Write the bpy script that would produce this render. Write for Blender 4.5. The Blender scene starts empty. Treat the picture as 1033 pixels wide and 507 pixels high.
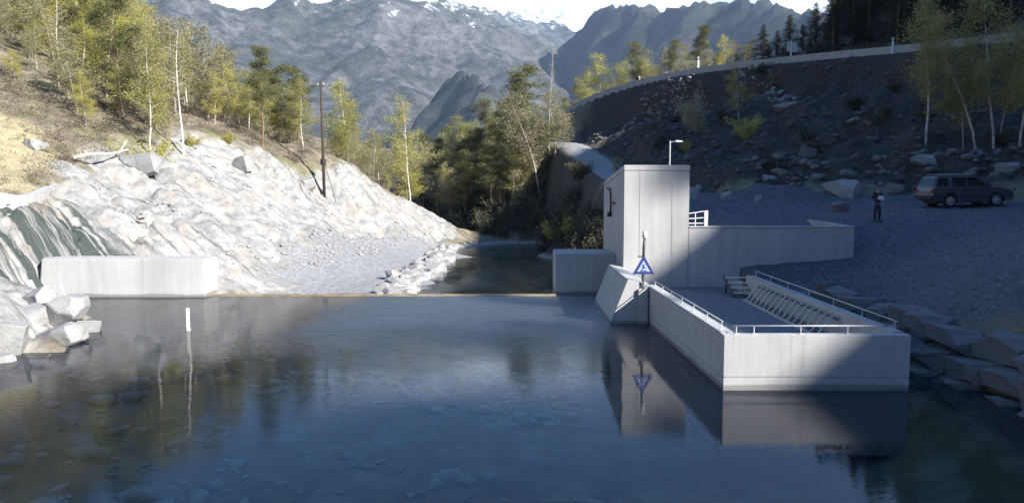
import bpy, bmesh, math, random
import numpy as np
from mathutils import Vector, Matrix

R = math.radians
random.seed(7)
RNG = np.random.default_rng(7)
scene = bpy.context.scene
COL = scene.collection

# ------------------------------------------------------------------ camera
CAM_H = 5.5
PITCH = R(4.825)
cam_data = bpy.data.cameras.new("camera")
cam_data.sensor_width = 36.0
cam_data.lens = 27.88
cam_data.clip_start = 0.1
cam_data.clip_end = 20000.0
cam = bpy.data.objects.new("camera", cam_data)
cam.location = (0, 0, CAM_H)
cam.rotation_euler = (R(90) - PITCH, 0, 0)
COL.objects.link(cam)
scene.camera = cam

# ------------------------------------------------------------------ sky and sun
SUN_DIR = Vector((0.675, -0.528, 0.515)).normalized()      # towards the sun
elev = math.asin(SUN_DIR.z)
azim = math.atan2(SUN_DIR.x, SUN_DIR.y)                    # clockwise from +Y
world = bpy.data.worlds.new("World")
scene.world = world
world.use_nodes = True
wn = world.node_tree
sky_node = wn.nodes.new("ShaderNodeTexSky")
sky_node.sky_type = 'NISHITA'
sky_node.sun_disc = False
sky_node.sun_elevation = elev
sky_node.sun_rotation = azim
sky_node.altitude = 100.0
sky_node.air_density = 1.1
sky_node.dust_density = 0.3
sky_node.ozone_density = 9.0
# thin bright veil of high cloud low over the whole horizon
w_tc = wn.nodes.new("ShaderNodeTexCoord"); w_sx = wn.nodes.new("ShaderNodeSeparateXYZ"); wn.links.new(w_tc.outputs["Generated"], w_sx.inputs[0])
w_no = wn.nodes.new("ShaderNodeTexNoise"); w_no.inputs["Scale"].default_value = 3.5; w_no.inputs["Detail"].default_value = 5
w_mp = wn.nodes.new("ShaderNodeMapping"); w_mp.inputs["Scale"].default_value = (1, 1, 3.5)
wn.links.new(w_tc.outputs["Generated"], w_mp.inputs[0]); wn.links.new(w_mp.outputs[0], w_no.inputs["Vector"])
w_ad = wn.nodes.new("ShaderNodeMath"); w_ad.operation = 'MULTIPLY_ADD'
wn.links.new(w_no.outputs[0], w_ad.inputs[0]); w_ad.inputs[1].default_value = -0.16; wn.links.new(w_sx.outputs[2], w_ad.inputs[2])
w_rp = wn.nodes.new("ShaderNodeMapRange"); w_rp.interpolation_type = 'SMOOTHSTEP'
for k_, v_ in (("From Min", 0.12), ("From Max", 0.20), ("To Min", 0.95), ("To Max", 0.0)): w_rp.inputs[k_].default_value = v_
wn.links.new(w_ad.outputs[0], w_rp.inputs["Value"])
w_mx = wn.nodes.new("ShaderNodeMix"); w_mx.data_type = 'RGBA'
wn.links.new(w_rp.outputs[0], w_mx.inputs[0]); w_hs = wn.nodes.new("ShaderNodeHueSaturation"); w_hs.inputs["Saturation"].default_value = 1.3; wn.links.new(sky_node.outputs[0], w_hs.inputs["Color"]); wn.links.new(w_hs.outputs[0], w_mx.inputs[6]); w_mx.inputs[7].default_value = (19.0, 20.2, 22.5, 1)
wn.links.new(w_mx.outputs[2], wn.nodes["Background"].inputs[0])
wn.nodes["Background"].inputs[1].default_value = 0.058
sun_data = bpy.data.lights.new("sun", 'SUN')
sun_data.energy = 5.0
sun_data.angle = R(0.5)
sun_data.color = (1.0, 0.95, 0.86)
sun = bpy.data.objects.new("sun", sun_data)
sun.location = (60, -60, 60)
sun.rotation_euler = (-SUN_DIR).to_track_quat('-Z', 'Y').to_euler()
COL.objects.link(sun)
vs = scene.view_settings
vs.view_transform = 'Standard'
vs.look = 'None'
vs.exposure = 1.2
vs.gamma = 1.0
vs.use_curve_mapping = False
scene.cycles.volume_bounces = 0
scene.cycles.transparent_max_bounces = 16

# ------------------------------------------------------------------ numpy helpers
def _hash(ix, iy, s):
    n = (ix * 374761393 + iy * 668265263 + s * 974634777) & 0xffffffff
    n = ((n ^ (n >> 13)) * 1274126177) & 0xffffffff
    n = n ^ (n >> 16)
    return n / 0xffffffff * 2.0 - 1.0

def vnoise(x, y, s=0):
    x = np.asarray(x, float); y = np.asarray(y, float)
    ix = np.floor(x).astype(np.int64); iy = np.floor(y).astype(np.int64)
    fx = x - ix; fy = y - iy
    fx = fx * fx * fx * (fx * (fx * 6 - 15) + 10); fy = fy * fy * fy * (fy * (fy * 6 - 15) + 10)
    a = _hash(ix, iy, s); b = _hash(ix + 1, iy, s); c = _hash(ix, iy + 1, s); d = _hash(ix + 1, iy + 1, s)
    return (a * (1 - fx) + b * fx) * (1 - fy) + (c * (1 - fx) + d * fx) * fy

def fbm(x, y, s=0, octv=4, gain=0.5):
    t = 0.0; a = 1.0; n = 0.0
    for k in range(octv):
        t = t + a * vnoise(x * 2.03 ** k + 17.3 * k, y * 2.03 ** k - 9.1 * k, s + k)
        n += a; a *= gain
    return t / n

def ridged(x, y, s=0, octv=5):
    t = 0.0; a = 1.0; n = 0.0
    for k in range(octv):
        t = t + a * (1 - 2 * np.abs(vnoise(x * 2.07 ** k + 31.7 * k, y * 2.07 ** k + 5.3 * k, s + k)))
        n += a; a *= 0.52
    return t / n

def sstep(a, b, x):
    t = np.clip((x - a) / (b - a), 0, 1)
    return t * t * (3 - 2 * t)

def poly_sd(poly, x, y):
    """signed distance to a polygon, positive inside"""
    x = np.asarray(x, float); y = np.asarray(y, float)
    best = np.full(x.shape, 1e9); ins = np.zeros(x.shape, bool)
    n = len(poly)
    for i in range(n):
        ax, ay = poly[i]; bx, by = poly[(i + 1) % n]
        dx, dy = bx - ax, by - ay
        t = np.clip(((x - ax) * dx + (y - ay) * dy) / (dx * dx + dy * dy + 1e-9), 0, 1)
        best = np.minimum(best, np.hypot(x - ax - t * dx, y - ay - t * dy))
        cond = ((ay > y) != (by > y))
        xi = ax + (y - ay) * dx / (dy if abs(dy) > 1e-9 else 1e-9)
        ins ^= cond & (x < xi)
    return np.where(ins, best, -best)

def line_dist(pts, x, y):
    """distance to a 3d polyline in plan and its height at the closest point"""
    x = np.asarray(x, float); y = np.asarray(y, float)
    best = np.full(x.shape, 1e9); z = np.zeros(x.shape)
    for (ax, ay, az), (bx, by, bz) in zip(pts[:-1], pts[1:]):
        dx, dy = bx - ax, by - ay
        t = np.clip(((x - ax) * dx + (y - ay) * dy) / (dx * dx + dy * dy), 0, 1)
        d = np.hypot(x - ax - t * dx, y - ay - t * dy)
        m = d < best
        best = np.where(m, d, best); z = np.where(m, az + (bz - az) * t, z)
    return best, z

def smooth_path(pts, sub=6):
    P = [np.array(p, float) for p in pts]
    P = [2 * P[0] - P[1]] + P + [2 * P[-1] - P[-2]]
    out = []
    for i in range(1, len(P) - 2):
        for k in range(sub):
            t = k / sub
            a, b, c, d = P[i - 1], P[i], P[i + 1], P[i + 2]
            out.append(0.5 * (2 * b + (c - a) * t + (2 * a - 5 * b + 4 * c - d) * t * t + (3 * b - a - 3 * c + d) * t ** 3))
    out.append(P[-2])
    return [tuple(p) for p in out]

# ------------------------------------------------------------------ object helpers
def link(o, parent=None):
    COL.objects.link(o)
    if parent is not None:
        o.parent = parent
    return o

def fast_mesh(name, V, F, mat=None, smooth=False, face_attr=None):
    V = np.asarray(V, np.float32); F = np.asarray(F, np.int32)
    me = bpy.data.meshes.new(name)
    k = F.shape[1]
    me.vertices.add(len(V)); me.vertices.foreach_set("co", V.ravel())
    me.loops.add(F.size); me.loops.foreach_set("vertex_index", F.ravel())
    me.polygons.add(len(F)); me.polygons.foreach_set("loop_start", np.arange(0, F.size, k, dtype=np.int32))
    if smooth:
        me.polygons.foreach_set("use_smooth", np.ones(len(F), bool))
    me.update(calc_edges=True)
    if face_attr is not None:
        at = me.attributes.new("v", 'FLOAT', 'FACE')
        at.data.foreach_set("value", np.asarray(face_attr, np.float32))
    if mat is not None:
        me.materials.append(mat)
    return me

class MB:
    """collects polygons, builds one mesh"""
    def __init__(s):
        s.v = []; s.f = []
    def add(s, vs_, fs):
        b = len(s.v)
        s.v += [tuple(map(float, p)) for p in vs_]
        s.f += [tuple(b + i for i in f) for f in fs]
        return s
    def box(s, x0, x1, y0, y1, z0, z1):
        return s.add([(x0, y0, z0), (x1, y0, z0), (x1, y1, z0), (x0, y1, z0), (x0, y0, z1), (x1, y0, z1), (x1, y1, z1), (x0, y1, z1)],
                     [(0, 3, 2, 1), (4, 5, 6, 7), (0, 1, 5, 4), (1, 2, 6, 5), (2, 3, 7, 6), (3, 0, 4, 7)])
    def prism(s, bottom, top):
        n = len(bottom)
        return s.add(list(bottom) + list(top), [tuple(reversed(range(n))), tuple(range(n, 2 * n))] +
                     [(i, (i + 1) % n, n + (i + 1) % n, n + i) for i in range(n)])
    def tube(s, pts, rad, sides=8, cap=True):
        pts = [Vector(p) for p in pts]
        if not hasattr(rad, '__len__'):
            rad = [rad] * len(pts)
        V = []; F = []
        prev = None
        for i, p in enumerate(pts):
            d = (pts[min(i + 1, len(pts) - 1)] - pts[max(i - 1, 0)]).normalized()
            ref = prev if prev is not None else (Vector((0, 0, 1)) if abs(d.z) < 0.9 else Vector((1, 0, 0)))
            a = (ref - d * ref.dot(d)).normalized(); prev = a
            b = d.cross(a)
            for k in range(sides):
                t = 2 * math.pi * k / sides
                V.append(p + (a * math.cos(t) + b * math.sin(t)) * rad[i])
        for i in range(len(pts) - 1):
            for k in range(sides):
                F.append((i * sides + k, i * sides + (k + 1) % sides, (i + 1) * sides + (k + 1) % sides, (i + 1) * sides + k))
        if cap:
            F.append(tuple(reversed(range(sides)))); F.append(tuple(range((len(pts) - 1) * sides, len(pts) * sides)))
        return s.add(V, F)
    def mesh(s, name, mat=None, bevel=0.0, smooth=False, seg=2):
        me = bpy.data.meshes.new(name)
        me.from_pydata(s.v, [], s.f)
        bm = bmesh.new(); bm.from_mesh(me)
        bmesh.ops.recalc_face_normals(bm, faces=bm.faces)
        if bevel:
            es = [e for e in bm.edges if len(e.link_faces) == 2 and e.calc_face_angle(0) > 0.5]
            bmesh.ops.bevel(bm, geom=es, offset=bevel, segments=seg, affect='EDGES', clamp_overlap=True)
        bm.to_mesh(me); bm.free()
        if smooth:
            me.polygons.foreach_set("use_smooth", [True] * len(me.polygons))
        if mat is not None:
            me.materials.append(mat)
        return me
    def build(s, name, mat, parent=None, bevel=0.0, smooth=False, seg=2):
        return link(bpy.data.objects.new(name, s.mesh(name, mat, bevel, smooth, seg)), parent)

def tag(o, label, cat, group=None):
    o["label"] = label; o["category"] = cat
    if group:
        o["group"] = group
    return o

def thing(name, label, cat, loc=(0, 0, 0), rz=0.0, group=None):
    o = bpy.data.objects.new(name, None)
    o.empty_display_size = 0.3
    o.location = loc; o.rotation_euler = (0, 0, rz)
    link(o)
    return tag(o, label, cat, group)

def structure(o):
    o["kind"] = "structure"; return o

def stuff(o, label=None, cat=None):
    o["kind"] = "stuff"
    if label:
        o["label"] = label; o["category"] = cat
    return o

def at_px(px, py, Y):
    """the real place of a point seen in the photograph, once its distance Y is known"""
    c, s = math.cos(PITCH), math.sin(PITCH)
    t = (253.5 - py) / 800.0
    W = Y * (t * c - s) / (c + t * s)
    d = Y * c - W * s
    return Vector(((px - 516.5) * d / 800.0, Y, CAM_H + W))

# ------------------------------------------------------------------ materials
class NT:
    def __init__(s, name):
        s.m = bpy.data.materials.new(name); s.m.use_nodes = True
        s.t = s.m.node_tree; s.b = s.t.nodes["Principled BSDF"]; s.out = s.t.nodes["Material Output"]
    def n(s, typ, **kw):
        nd = s.t.nodes.new(typ)
        for k, v in kw.items():
            if k.startswith("i_"):
                nd.inputs[k[2:].replace("_", " ")].default_value = v
            else:
                setattr(nd, k, v)
        return nd
    def l(s, a, b):
        s.t.links.new(a, b)
    def coord(s, kind="Object", scale=(1, 1, 1), rot=(0, 0, 0)):
        tc = s.n("ShaderNodeTexCoord"); mp = s.n("ShaderNodeMapping")
        mp.inputs["Scale"].default_value = scale; mp.inputs["Rotation"].default_value = rot
        s.l(tc.outputs[kind], mp.inputs[0]); return mp.outputs[0]
    def geo(s, scale=(1, 1, 1), rot=(0, 0, 0)):
        g = s.n("ShaderNodeNewGeometry"); mp = s.n("ShaderNodeMapping")
        mp.inputs["Scale"].default_value = scale; mp.inputs["Rotation"].default_value = rot
        s.l(g.outputs["Position"], mp.inputs[0]); return mp.outputs[0]
    def noise(s, vec, scale, detail=5, rough=0.55, out=0):
        nd = s.n("ShaderNodeTexNoise"); nd.inputs["Scale"].default_value = scale
        nd.inputs["Detail"].default_value = detail; nd.inputs["Roughness"].default_value = rough
        s.l(vec, nd.inputs["Vector"]); return nd.outputs[out]
    def voronoi(s, vec, scale, feature='F1', out="Distance"):
        nd = s.n("ShaderNodeTexVoronoi"); nd.feature = feature; nd.inputs["Scale"].default_value = scale
        s.l(vec, nd.inputs["Vector"]); return nd.outputs[out]
    def ramp(s, fac, stops):
        nd = s.n("ShaderNodeValToRGB"); cr = nd.color_ramp
        while len(cr.elements) < len(stops):
            cr.elements.new(0.5)
        for e, (p, c) in zip(cr.elements, stops):
            e.position = p; e.color = (*c, 1) if len(c) == 3 else c
        s.l(fac, nd.inputs[0]); return nd.outputs[0]
    def mix(s, fac, a, b, mode='MIX'):
        nd = s.n("ShaderNodeMix"); nd.data_type = 'RGBA'; nd.blend_type = mode
        for sock, val in ((nd.inputs[0], fac), (nd.inputs[6], a), (nd.inputs[7], b)):
            if isinstance(val, (int, float)):
                sock.default_value = val
            elif isinstance(val, tuple):
                sock.default_value = (*val, 1) if len(val) == 3 else val
            else:
                s.l(val, sock)
        return nd.outputs[2]
    def math(s, op, a, b=0.0, c=None):
        nd = s.n("ShaderNodeMath"); nd.operation = op
        for i, val in enumerate((a, b) if c is None else (a, b, c)):
            if isinstance(val, (int, float)):
                nd.inputs[i].default_value = val
            else:
                s.l(val, nd.inputs[i])
        return nd.outputs[0]
    def attr(s, name):
        nd = s.n("ShaderNodeAttribute"); nd.attribute_name = name; return nd.outputs["Fac"]
    def bump(s, h, strength=0.4, dist=0.05, normal=None):
        nd = s.n("ShaderNodeBump"); nd.inputs["Strength"].default_value = strength; nd.inputs["Distance"].default_value = dist
        s.l(h, nd.inputs["Height"])
        if normal is not None:
            s.l(normal, nd.inputs["Normal"])
        return nd.outputs[0]
    def done(s, color=None, rough=0.8, normal=None, metal=0.0, spec=None):
        if color is not None:
            if isinstance(color, tuple):
                s.b.inputs["Base Color"].default_value = (*color, 1)
            else:
                s.l(color, s.b.inputs["Base Color"])
        if isinstance(rough, (int, float)):
            s.b.inputs["Roughness"].default_value = rough
        else:
            s.l(rough, s.b.inputs["Roughness"])
        s.b.inputs["Metallic"].default_value = metal
        if spec is not None:
            s.b.inputs["Specular IOR Level"].default_value = spec
        if normal is not None:
            s.l(normal, s.b.inputs["Normal"])
        return s.m

def simple(name, col, rough=0.6, metal=0.0, var=0.12, scale=6.0):
    n = NT(name); v = n.coord()
    a = n.noise(v, scale, 4)
    dark = tuple(c * (1 - var) for c in col); lite = tuple(min(1, c * (1 + var)) for c in col)
    c = n.ramp(a, [(0.3, dark), (0.7, lite)])
    return n.done(c, rough, None, metal)

def concrete_mat(name, base, seam=2.4):
    n = NT(name); v = n.geo()
    big = n.noise(v, 0.55, 6, 0.6); fine = n.noise(v, 9.0, 6, 0.7)
    streak = n.noise(n.geo((2.6, 2.6, 0.22)), 1.0, 5, 0.6)
    lo = tuple(c * 0.80 for c in base); hi = tuple(c * 1.08 for c in base)
    c = n.ramp(big, [(0.3, lo), (0.62, hi)])
    c = n.mix(0.5, c, n.ramp(streak, [(0.35, tuple(q * 0.66 for q in base)), (0.62, base)]))
    c = n.mix(0.25, c, n.ramp(fine, [(0.3, tuple(q * 0.7 for q in base)), (0.7, hi)]))
    pn = n.n("ShaderNodeVectorMath"); pn.operation = 'FLOOR'; pm = n.n("ShaderNodeMapping"); pm.inputs["Scale"].default_value = (0.8, 0.4, 1 / seam); pm.inputs["Location"].default_value = (0.264, 0.04, 0.55 / seam); n.l(v, pm.inputs[0]); n.l(pm.outputs[0], pn.inputs[0])
    wn_ = n.n("ShaderNodeTexWhiteNoise"); n.l(pn.outputs[0], wn_.inputs[0])
    c = n.mix(n.math('MULTIPLY', wn_.outputs[0], 0.16), c, tuple(q * 0.72 for q in base))
    run = n.noise(n.geo((5.0, 5.0, 0.12)), 1.0, 4, 0.6)
    c = n.mix(n.ramp(run, [(0.60, (0, 0, 0)), (0.72, (0.5, 0.5, 0.5))]), c, tuple(q * w for q, w in zip(base, (0.50, 0.47, 0.42))))
    # shutter board seams and tie holes
    sx = n.n("ShaderNodeSeparateXYZ"); n.l(v, sx.inputs[0])
    def seamline(sock, period, off, w):
        m = n.math('MODULO', n.math('ADD', sock, 1000.0 + off), period)
        return n.math('LESS_THAN', m, w)
    s1 = n.math('MAXIMUM', seamline(sx.outputs[0], 1.25, 0.33, 0.012), seamline(sx.outputs[1], 2.5, 0.1, 0.014))
    s1 = n.math('MAXIMUM', s1, seamline(sx.outputs[2], seam, 0.55, 0.010))
    c = n.mix(n.math('MULTIPLY', s1, 0.22), c, tuple(q * 0.55 for q in base))
    # damp band just above the water
    damp = n.ramp(n.math('ADD', sx.outputs[2], n.math('MULTIPLY', big, 0.18)), [(0.0, (1, 1, 1)), (0.20, (1, 1, 1)), (0.27, (0, 0, 0))])
    c = n.mix(n.math('MULTIPLY', damp, 0.8), c, tuple(q * 0.36 for q in base))
    h = n.math('ADD', n.math('MULTIPLY', fine, 0.6), n.math('MULTIPLY', s1, -0.8))
    return n.done(c, 0.85, n.bump(h, 0.25, 0.02))

M = {}
M['concrete'] = concrete_mat("concrete_mat", (0.455, 0.46, 0.47))
M['concrete_pale'] = concrete_mat("concrete_pale_mat", (0.48, 0.48, 0.485))
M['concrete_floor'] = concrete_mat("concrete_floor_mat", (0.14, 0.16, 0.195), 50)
M['steel'] = simple("galvanised_steel_mat", (0.55, 0.57, 0.58), 0.42, 0.7)
M['steel_paint'] = simple("grey_paint_mat", (0.50, 0.51, 0.53), 0.5)
M['dark_steel'] = simple("dark_steel_mat", (0.09, 0.10, 0.11), 0.5, 0.4)
M['black'] = simple("black_rubber_mat", (0.015, 0.015, 0.017), 0.6)
M['white'] = simple("white_paint_mat", (0.78, 0.78, 0.76), 0.5, 0.0, 0.05)
M['sign_blue'] = simple("sign_blue_mat", (0.03, 0.05, 0.22), 0.45, 0.0, 0.05)
M['wood_dark'] = simple("tarred_wood_mat", (0.055, 0.04, 0.032), 0.85, 0.0, 0.3, 12)

def rock_mat(name, base, crack=(0.10, 0.10, 0.11), scale=1.0, kind='geo'):
    n = NT(name)
    v = n.geo() if kind == 'geo' else n.coord("Object")
    big = n.noise(v, 0.8 * scale, 6, 0.62); fine = n.noise(v, 7.0 * scale, 6, 0.7)
    lo = tuple(c * 0.62 for c in base); hi = tuple(min(0.75, c * 1.15) for c in base)
    c = n.ramp(big, [(0.30, lo), (0.5, base), (0.68, hi)])
    cr = n.voronoi(v, 1.1 * scale, 'DISTANCE_TO_EDGE')
    c = n.mix(n.ramp(cr, [(0.0, (0.5, 0.5, 0.5)), (0.03, (0, 0, 0))]), c, crack)
    c = n.mix(0.3, c, n.ramp(fine, [(0.32, lo), (0.66, hi)]))
    h = n.math('ADD', n.math('MULTIPLY', big, 1.0), n.math('MULTIPLY', fine, 0.35))
    return n.done(c, 0.9, n.bump(h, 0.7, 0.12))
M['boulder'] = rock_mat("boulder_mat", (0.32, 0.32, 0.325), kind='obj')
M['boulder_dark'] = rock_mat("boulder_grey_mat", (0.15, 0.155, 0.165), kind='obj')
M['gravel_stone'] = rock_mat("gravel_stone_mat", (0.19, 0.192, 0.2))

# ------------------------------------------------------------------ terrain: heights
UP_ROAD = smooth_path([(75, 38, 16.6), (60, 54, 16.9), (48, 66, 17.5), (43.5, 72, 17.8), (38.4, 80, 18.2), (31.9, 90, 18.8),
                       (23.6, 103, 19.2), (17.8, 115, 18.9), (13, 125, 17.8), (9.7, 133, 15.8), (7.0, 143, 13.6), (5.5, 155, 12.4)])
TRACK = smooth_path([(19, 50, 4.15), (15.5, 55, 4.5), (11.8, 63, 5.2), (10.0, 71, 6.1), (8.9, 85, 8.0), (7.9, 98, 10.0), (6.8, 110, 11.2), (4.6, 124, 12.0), (5.5, 140, 12.6)])
CTRL = [
 # pond bed and its shores
 (-10, -80, -1.6), (10, -80, -1.6), (-6, -20, -1.9), (6, -20, -1.9), (-8, 8, -1.8), (6, 8, -2.0), (-8, 20, -1.5), (3, 24, -2.2), (9, 14, -1.8),
 (-3, 33, -2.0), (-9, 30, -1.3), (3, 36, -2.0), (-12.5, 25, -0.55), (-13, 20, -0.5), (-13, 33, -1.0), (-15, 37, -0.8), (-8, 38, -1.6), (-11, 12, -0.9),
 (-14.9, 23, -0.05), (-15.3, 27, -0.05), (-17, 31.5, 0.0), (-19.0, 35.5, -0.5), (-21.3, 36.5, 0.1), (-14, 14, 0.0), (-15, 0, 0.2),
 (-17.4, 27, 1.5), (-19, 31, 1.2), (-19, 22, 1.8), (-20, 12, 2.2), (-24, 20, 4.2), (-22.5, 34, 1.5), (-22.6, 38.0, 0.5), (-18, 38, -0.8), (-20.5, 38, -0.5), (-26, 30, 4.4), (-20, 0, 2.5),
 (-22, 40.5, 1.0), (-24.2, 39.0, 3.0), (-24.2, 37.5, 2.2), (-17, 41, 0.6), (-25.5, 38, 3.2), (-25.5, 43.5, 4.6), (-28.5, 47, 5.6), (-32.3, 50, 7.75), (-36, 42, 8.0), (-36, 30, 9),
 (-37.4, 58, 11.6), (-30.2, 58, 8.7), (-26, 66, 9.2), (-22.4, 70, 8.5), (-17.9, 75, 5.3), (-16.6, 80, 7.4), (-12.8, 88, 4.2), (-9.2, 96, 0.8),
 (-23.8, 52, 4.5), (-19.8, 50, 2.7), (-16.8, 45, -0.3), (-16.8, 62, 2.9), (-14.3, 53, -0.1), (-13.3, 68, 0.9), (-8.6, 58, -0.7), (-6.6, 50, -1.1), (-6.6, 70, -1.0), (-6.5, 80, -1.1),
 (-12, 45, -1.2), (-7, 44, -1.6),
 # left hill
 (-45, 60, 15), (-58, 90, 25), (-40, 85, 16), (-30, 90, 11), (-20, 95, 6.0), (-14, 100, 1.5), (-50, 120, 21), (-35, 120, 11), (-24, 130, 2.0), (-58, 45, 17), (-70, 70, 29), (-70, 20, 22), (-50, 10, 14), (-80, -40, 26), (-45, -40, 12), (-90, 110, 36), (-120, 40, 48), (-120, 140, 48), (-120, -80, 44), (-60, 170, 20), (-40, 220, 16),
 # river below the weir
 (-2, 42, -2.0), (-2, 50, -1.6), (-1.5, 62, -1.5), (-1, 75, -1.5), (-2, 88, -1.55), (-7, 100, -1.6), (-14, 109, -1.8), (-26, 116, -1.7), (-42, 126, -1.6), (2.2, 60, -1.5), (2.5, 75, -1.45),
 # right bank of the river, and what stands behind it
 (5.0, 46, -1.5), (5.0, 56, -1.4), (4.8, 66, -1.3), (8.2, 64, 4.2), (7.4, 54, 2.4), (4.3, 80, -1.1), (3.2, 89, -1.1), (7.2, 80, 5.6), (-1.5, 99.5, 1.4), (5.5, 92, 4.0), (-6, 108, 2.2), (-12, 117, 2.2), (-2.5, 118, 8.0), (-12, 130, 5), (-24, 128, 2.0), (-16, 155, 8), (0, 170, 12), (-20, 200, 12), (0, 260, 14), (-40, 300, 16), (30, 300, 18),
 # yard and the gravel by the intake
 (19, 40, 3.75), (22.5, 40.5, 3.85), (27, 41, 4.0), (27, 47, 4.2), (31, 46, 4.4), (12, 52, 3.75), (12, 44, 3.35), (18, 46, 3.85), (22, 54, 4.7), (30, 50.5, 4.9), (24, 46, 4.1), (9.6, 39.5, 3.0), (9.5, 48, 3.6), (10, 56, 4.2),
 (14.2, 25, 1.95), (14.4, 21, 1.7), (19.4, 30, 3.75), (16.2, 36.4, 1.95), (13.3, 36.2, 1.5), (11.6, 36.2, 1.2), (16.5, 28, 2.75), (25, 30, 4.3), (30, 38, 4.15), (35, 30, 5.4), (18, 15, 2.6), (19, 5, 2.8), (25, -10, 4), (16.5, 8, 0.3), (15, 16, 0.7), (15, -2, -0.2),
 (11.5, 22, -0.9), (11.4, 30, -0.5), (11.4, 33, -0.1), (12.6, 18, -0.9), (13.0, 14, -1.2), (12.5, 5, -1.2),
 # right hillside up to the ridge that shades the place
 (22.6, 57, 5.7), (31, 60, 8.4), (37, 60, 8.9), (33.5, 51, 5.5), (40, 50, 8), (17.2, 75, 8.9), (27.6, 78, 12.8), (15, 90, 10.6), (22, 66, 7.4), (50, 45, 11.5), (50, 20, 11), (45, 0, 10), (40, -40, 8),
 (30, 122, 22), (50, 100, 25), (62, 78, 31), (20, 165, 18), (42, 170, 23), (62, 150, 29), (75, 60, 42), (75, 20, 48), (75, -30, 44), (75, -80, 44),
 (86, 200, 36), (70, 230, 26), (110, 260, 36), (60, 300, 20),
]
for yy, zz in ((-150, 70), (-100, 71), (-60, 71), (-35, 73), (-12, 76), (4, 79), (20, 80), (40, 77), (63, 73), (100, 67), (140, 59), (180, 49), (220, 42), (260, 32)):
    CTRL.append((100, yy, zz)); CTRL.append((125, yy, zz * 1.04))
CP = np.array(CTRL, float)
_C2 = 9.0
def _rbf_fit():
    d2 = (CP[:, None, 0] - CP[None, :, 0]) ** 2 + (CP[:, None, 1] - CP[None, :, 1]) ** 2
    A = np.sqrt(d2 + _C2); n = len(CP)
    K = np.zeros((n + 3, n + 3)); K[:n, :n] = A
    K[:n, n] = 1; K[:n, n + 1] = CP[:, 0] / 100; K[:n, n + 2] = CP[:, 1] / 100
    K[n:, :n] = K[:n, n:].T
    K[:n, :n] -= np.eye(n) * 0.02
    return np.linalg.solve(K, np.concatenate([CP[:, 2], np.zeros(3)]))
_W = _rbf_fit()
def rbf(x, y):
    n = len(CP); sh = x.shape
    x = x.ravel(); y = y.ravel(); out = np.empty(x.shape)
    for a in range(0, len(x), 20000):
        xs = x[a:a + 20000]; ys = y[a:a + 20000]
        A = np.sqrt((xs[:, None] - CP[None, :, 0]) ** 2 + (ys[:, None] - CP[None, :, 1]) ** 2 + _C2)
        out[a:a + 20000] = A @ _W[:n] + _W[n] + _W[n + 1] * xs / 100 + _W[n + 2] * ys / 100
    return out.reshape(sh)

ROCK_POLY = [(-14.5, 16), (-15.2, 27), (-17, 31.5), (-19, 37.5), (-15, 39.0), (-13, 41), (-7.5, 44), (-6.4, 52), (-6.2, 66), (-6.0, 80), (-6.4, 92), (-8.6, 98),
             (-12.6, 91), (-15.5, 84), (-19.0, 77), (-22.4, 71), (-26, 67), (-29.5, 60), (-28.5, 52), (-27.5, 47.5), (-25.6, 44.5), (-27, 40), (-32, 34), (-32, 16)]
GRAVEL_POLY = [(10.7, 36.8), (11.6, 33), (13.4, 24), (15.2, 15), (18, 4), (30, 4), (42, 30), (36, 44), (29, 50.5), (22.5, 54.5), (15, 61), (8.2, 60), (8.3, 45), (5.4, 44), (5.4, 37.0)]
BAR_POLY = [(-15.5, 49), (-8.0, 47), (-6.6, 60), (-6.5, 78), (-10.5, 76), (-15.0, 62)]
GRASS_KNOLL = [(-40, 34), (-27.5, 36), (-26.2, 41), (-26.2, 44.2), (-28.4, 48), (-31, 55), (-44, 55)]
SCREE_POLY = [(9, 66), (14, 61), (22, 56), (31, 51), (45, 44), (60, 50), (46, 67), (36, 82), (28, 94), (20, 107), (12, 124), (7.5, 110), (9, 90)]

BANK_POLY = [(2, 44), (8, 46), (8, 64), (8.6, 80), (6, 100), (-4, 113), (-14, 122), (-14, 112), (-5, 101), (1, 90), (2.4, 70)]

def masks(x, y):
    w = fbm(x * 0.45, y * 0.45, 51, 4)
    rock = sstep(-0.9, 0.9, poly_sd(ROCK_POLY, x, y) + w * 2.2)
    gravel = sstep(-0.5, 0.5, poly_sd(GRAVEL_POLY, x, y) + w * 0.9)
    bar = sstep(-1.0, 1.0, poly_sd(BAR_POLY, x, y) + w * 2.0)
    grass = sstep(-1.0, 1.0, poly_sd(GRASS_KNOLL, x, y) + w * 2.5)
    scree = sstep(-1.0, 1.0, poly_sd(SCREE_POLY, x, y) + w * 3.0)
    scree = np.maximum(scree, sstep(-1.0, 1.0, poly_sd(BANK_POLY, x, y) + w * 1.5))
    rock = rock * (1 - 0.85 * bar)
    return rock, gravel, bar, grass, scree

_ca, _sa = math.cos(R(-24)), math.sin(R(-24))
def strata(x, y, z0):
    """ledges of the bedrock: long bands that run down the slope"""
    u = x * _ca + y * _sa; v = -x * _sa + y * _ca
    wv = v + 1.2 * fbm(x * 0.18, y * 0.18, 61, 3) + 0.10 * u
    a = vnoise(u * 0.09, wv * 0.42, 71); b = vnoise(u * 0.2 + 7, wv * 1.1, 73); c = vnoise(u * 0.5, wv * 3.0, 75)
    st = np.floor(a * 3.2) / 3.2 * 0.85 + a * 0.15
    return 0.75 * st + 0.28 * (np.floor(b * 2.6) / 2.6 * 0.6 + b * 0.4) + 0.10 * c, wv, u

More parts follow.
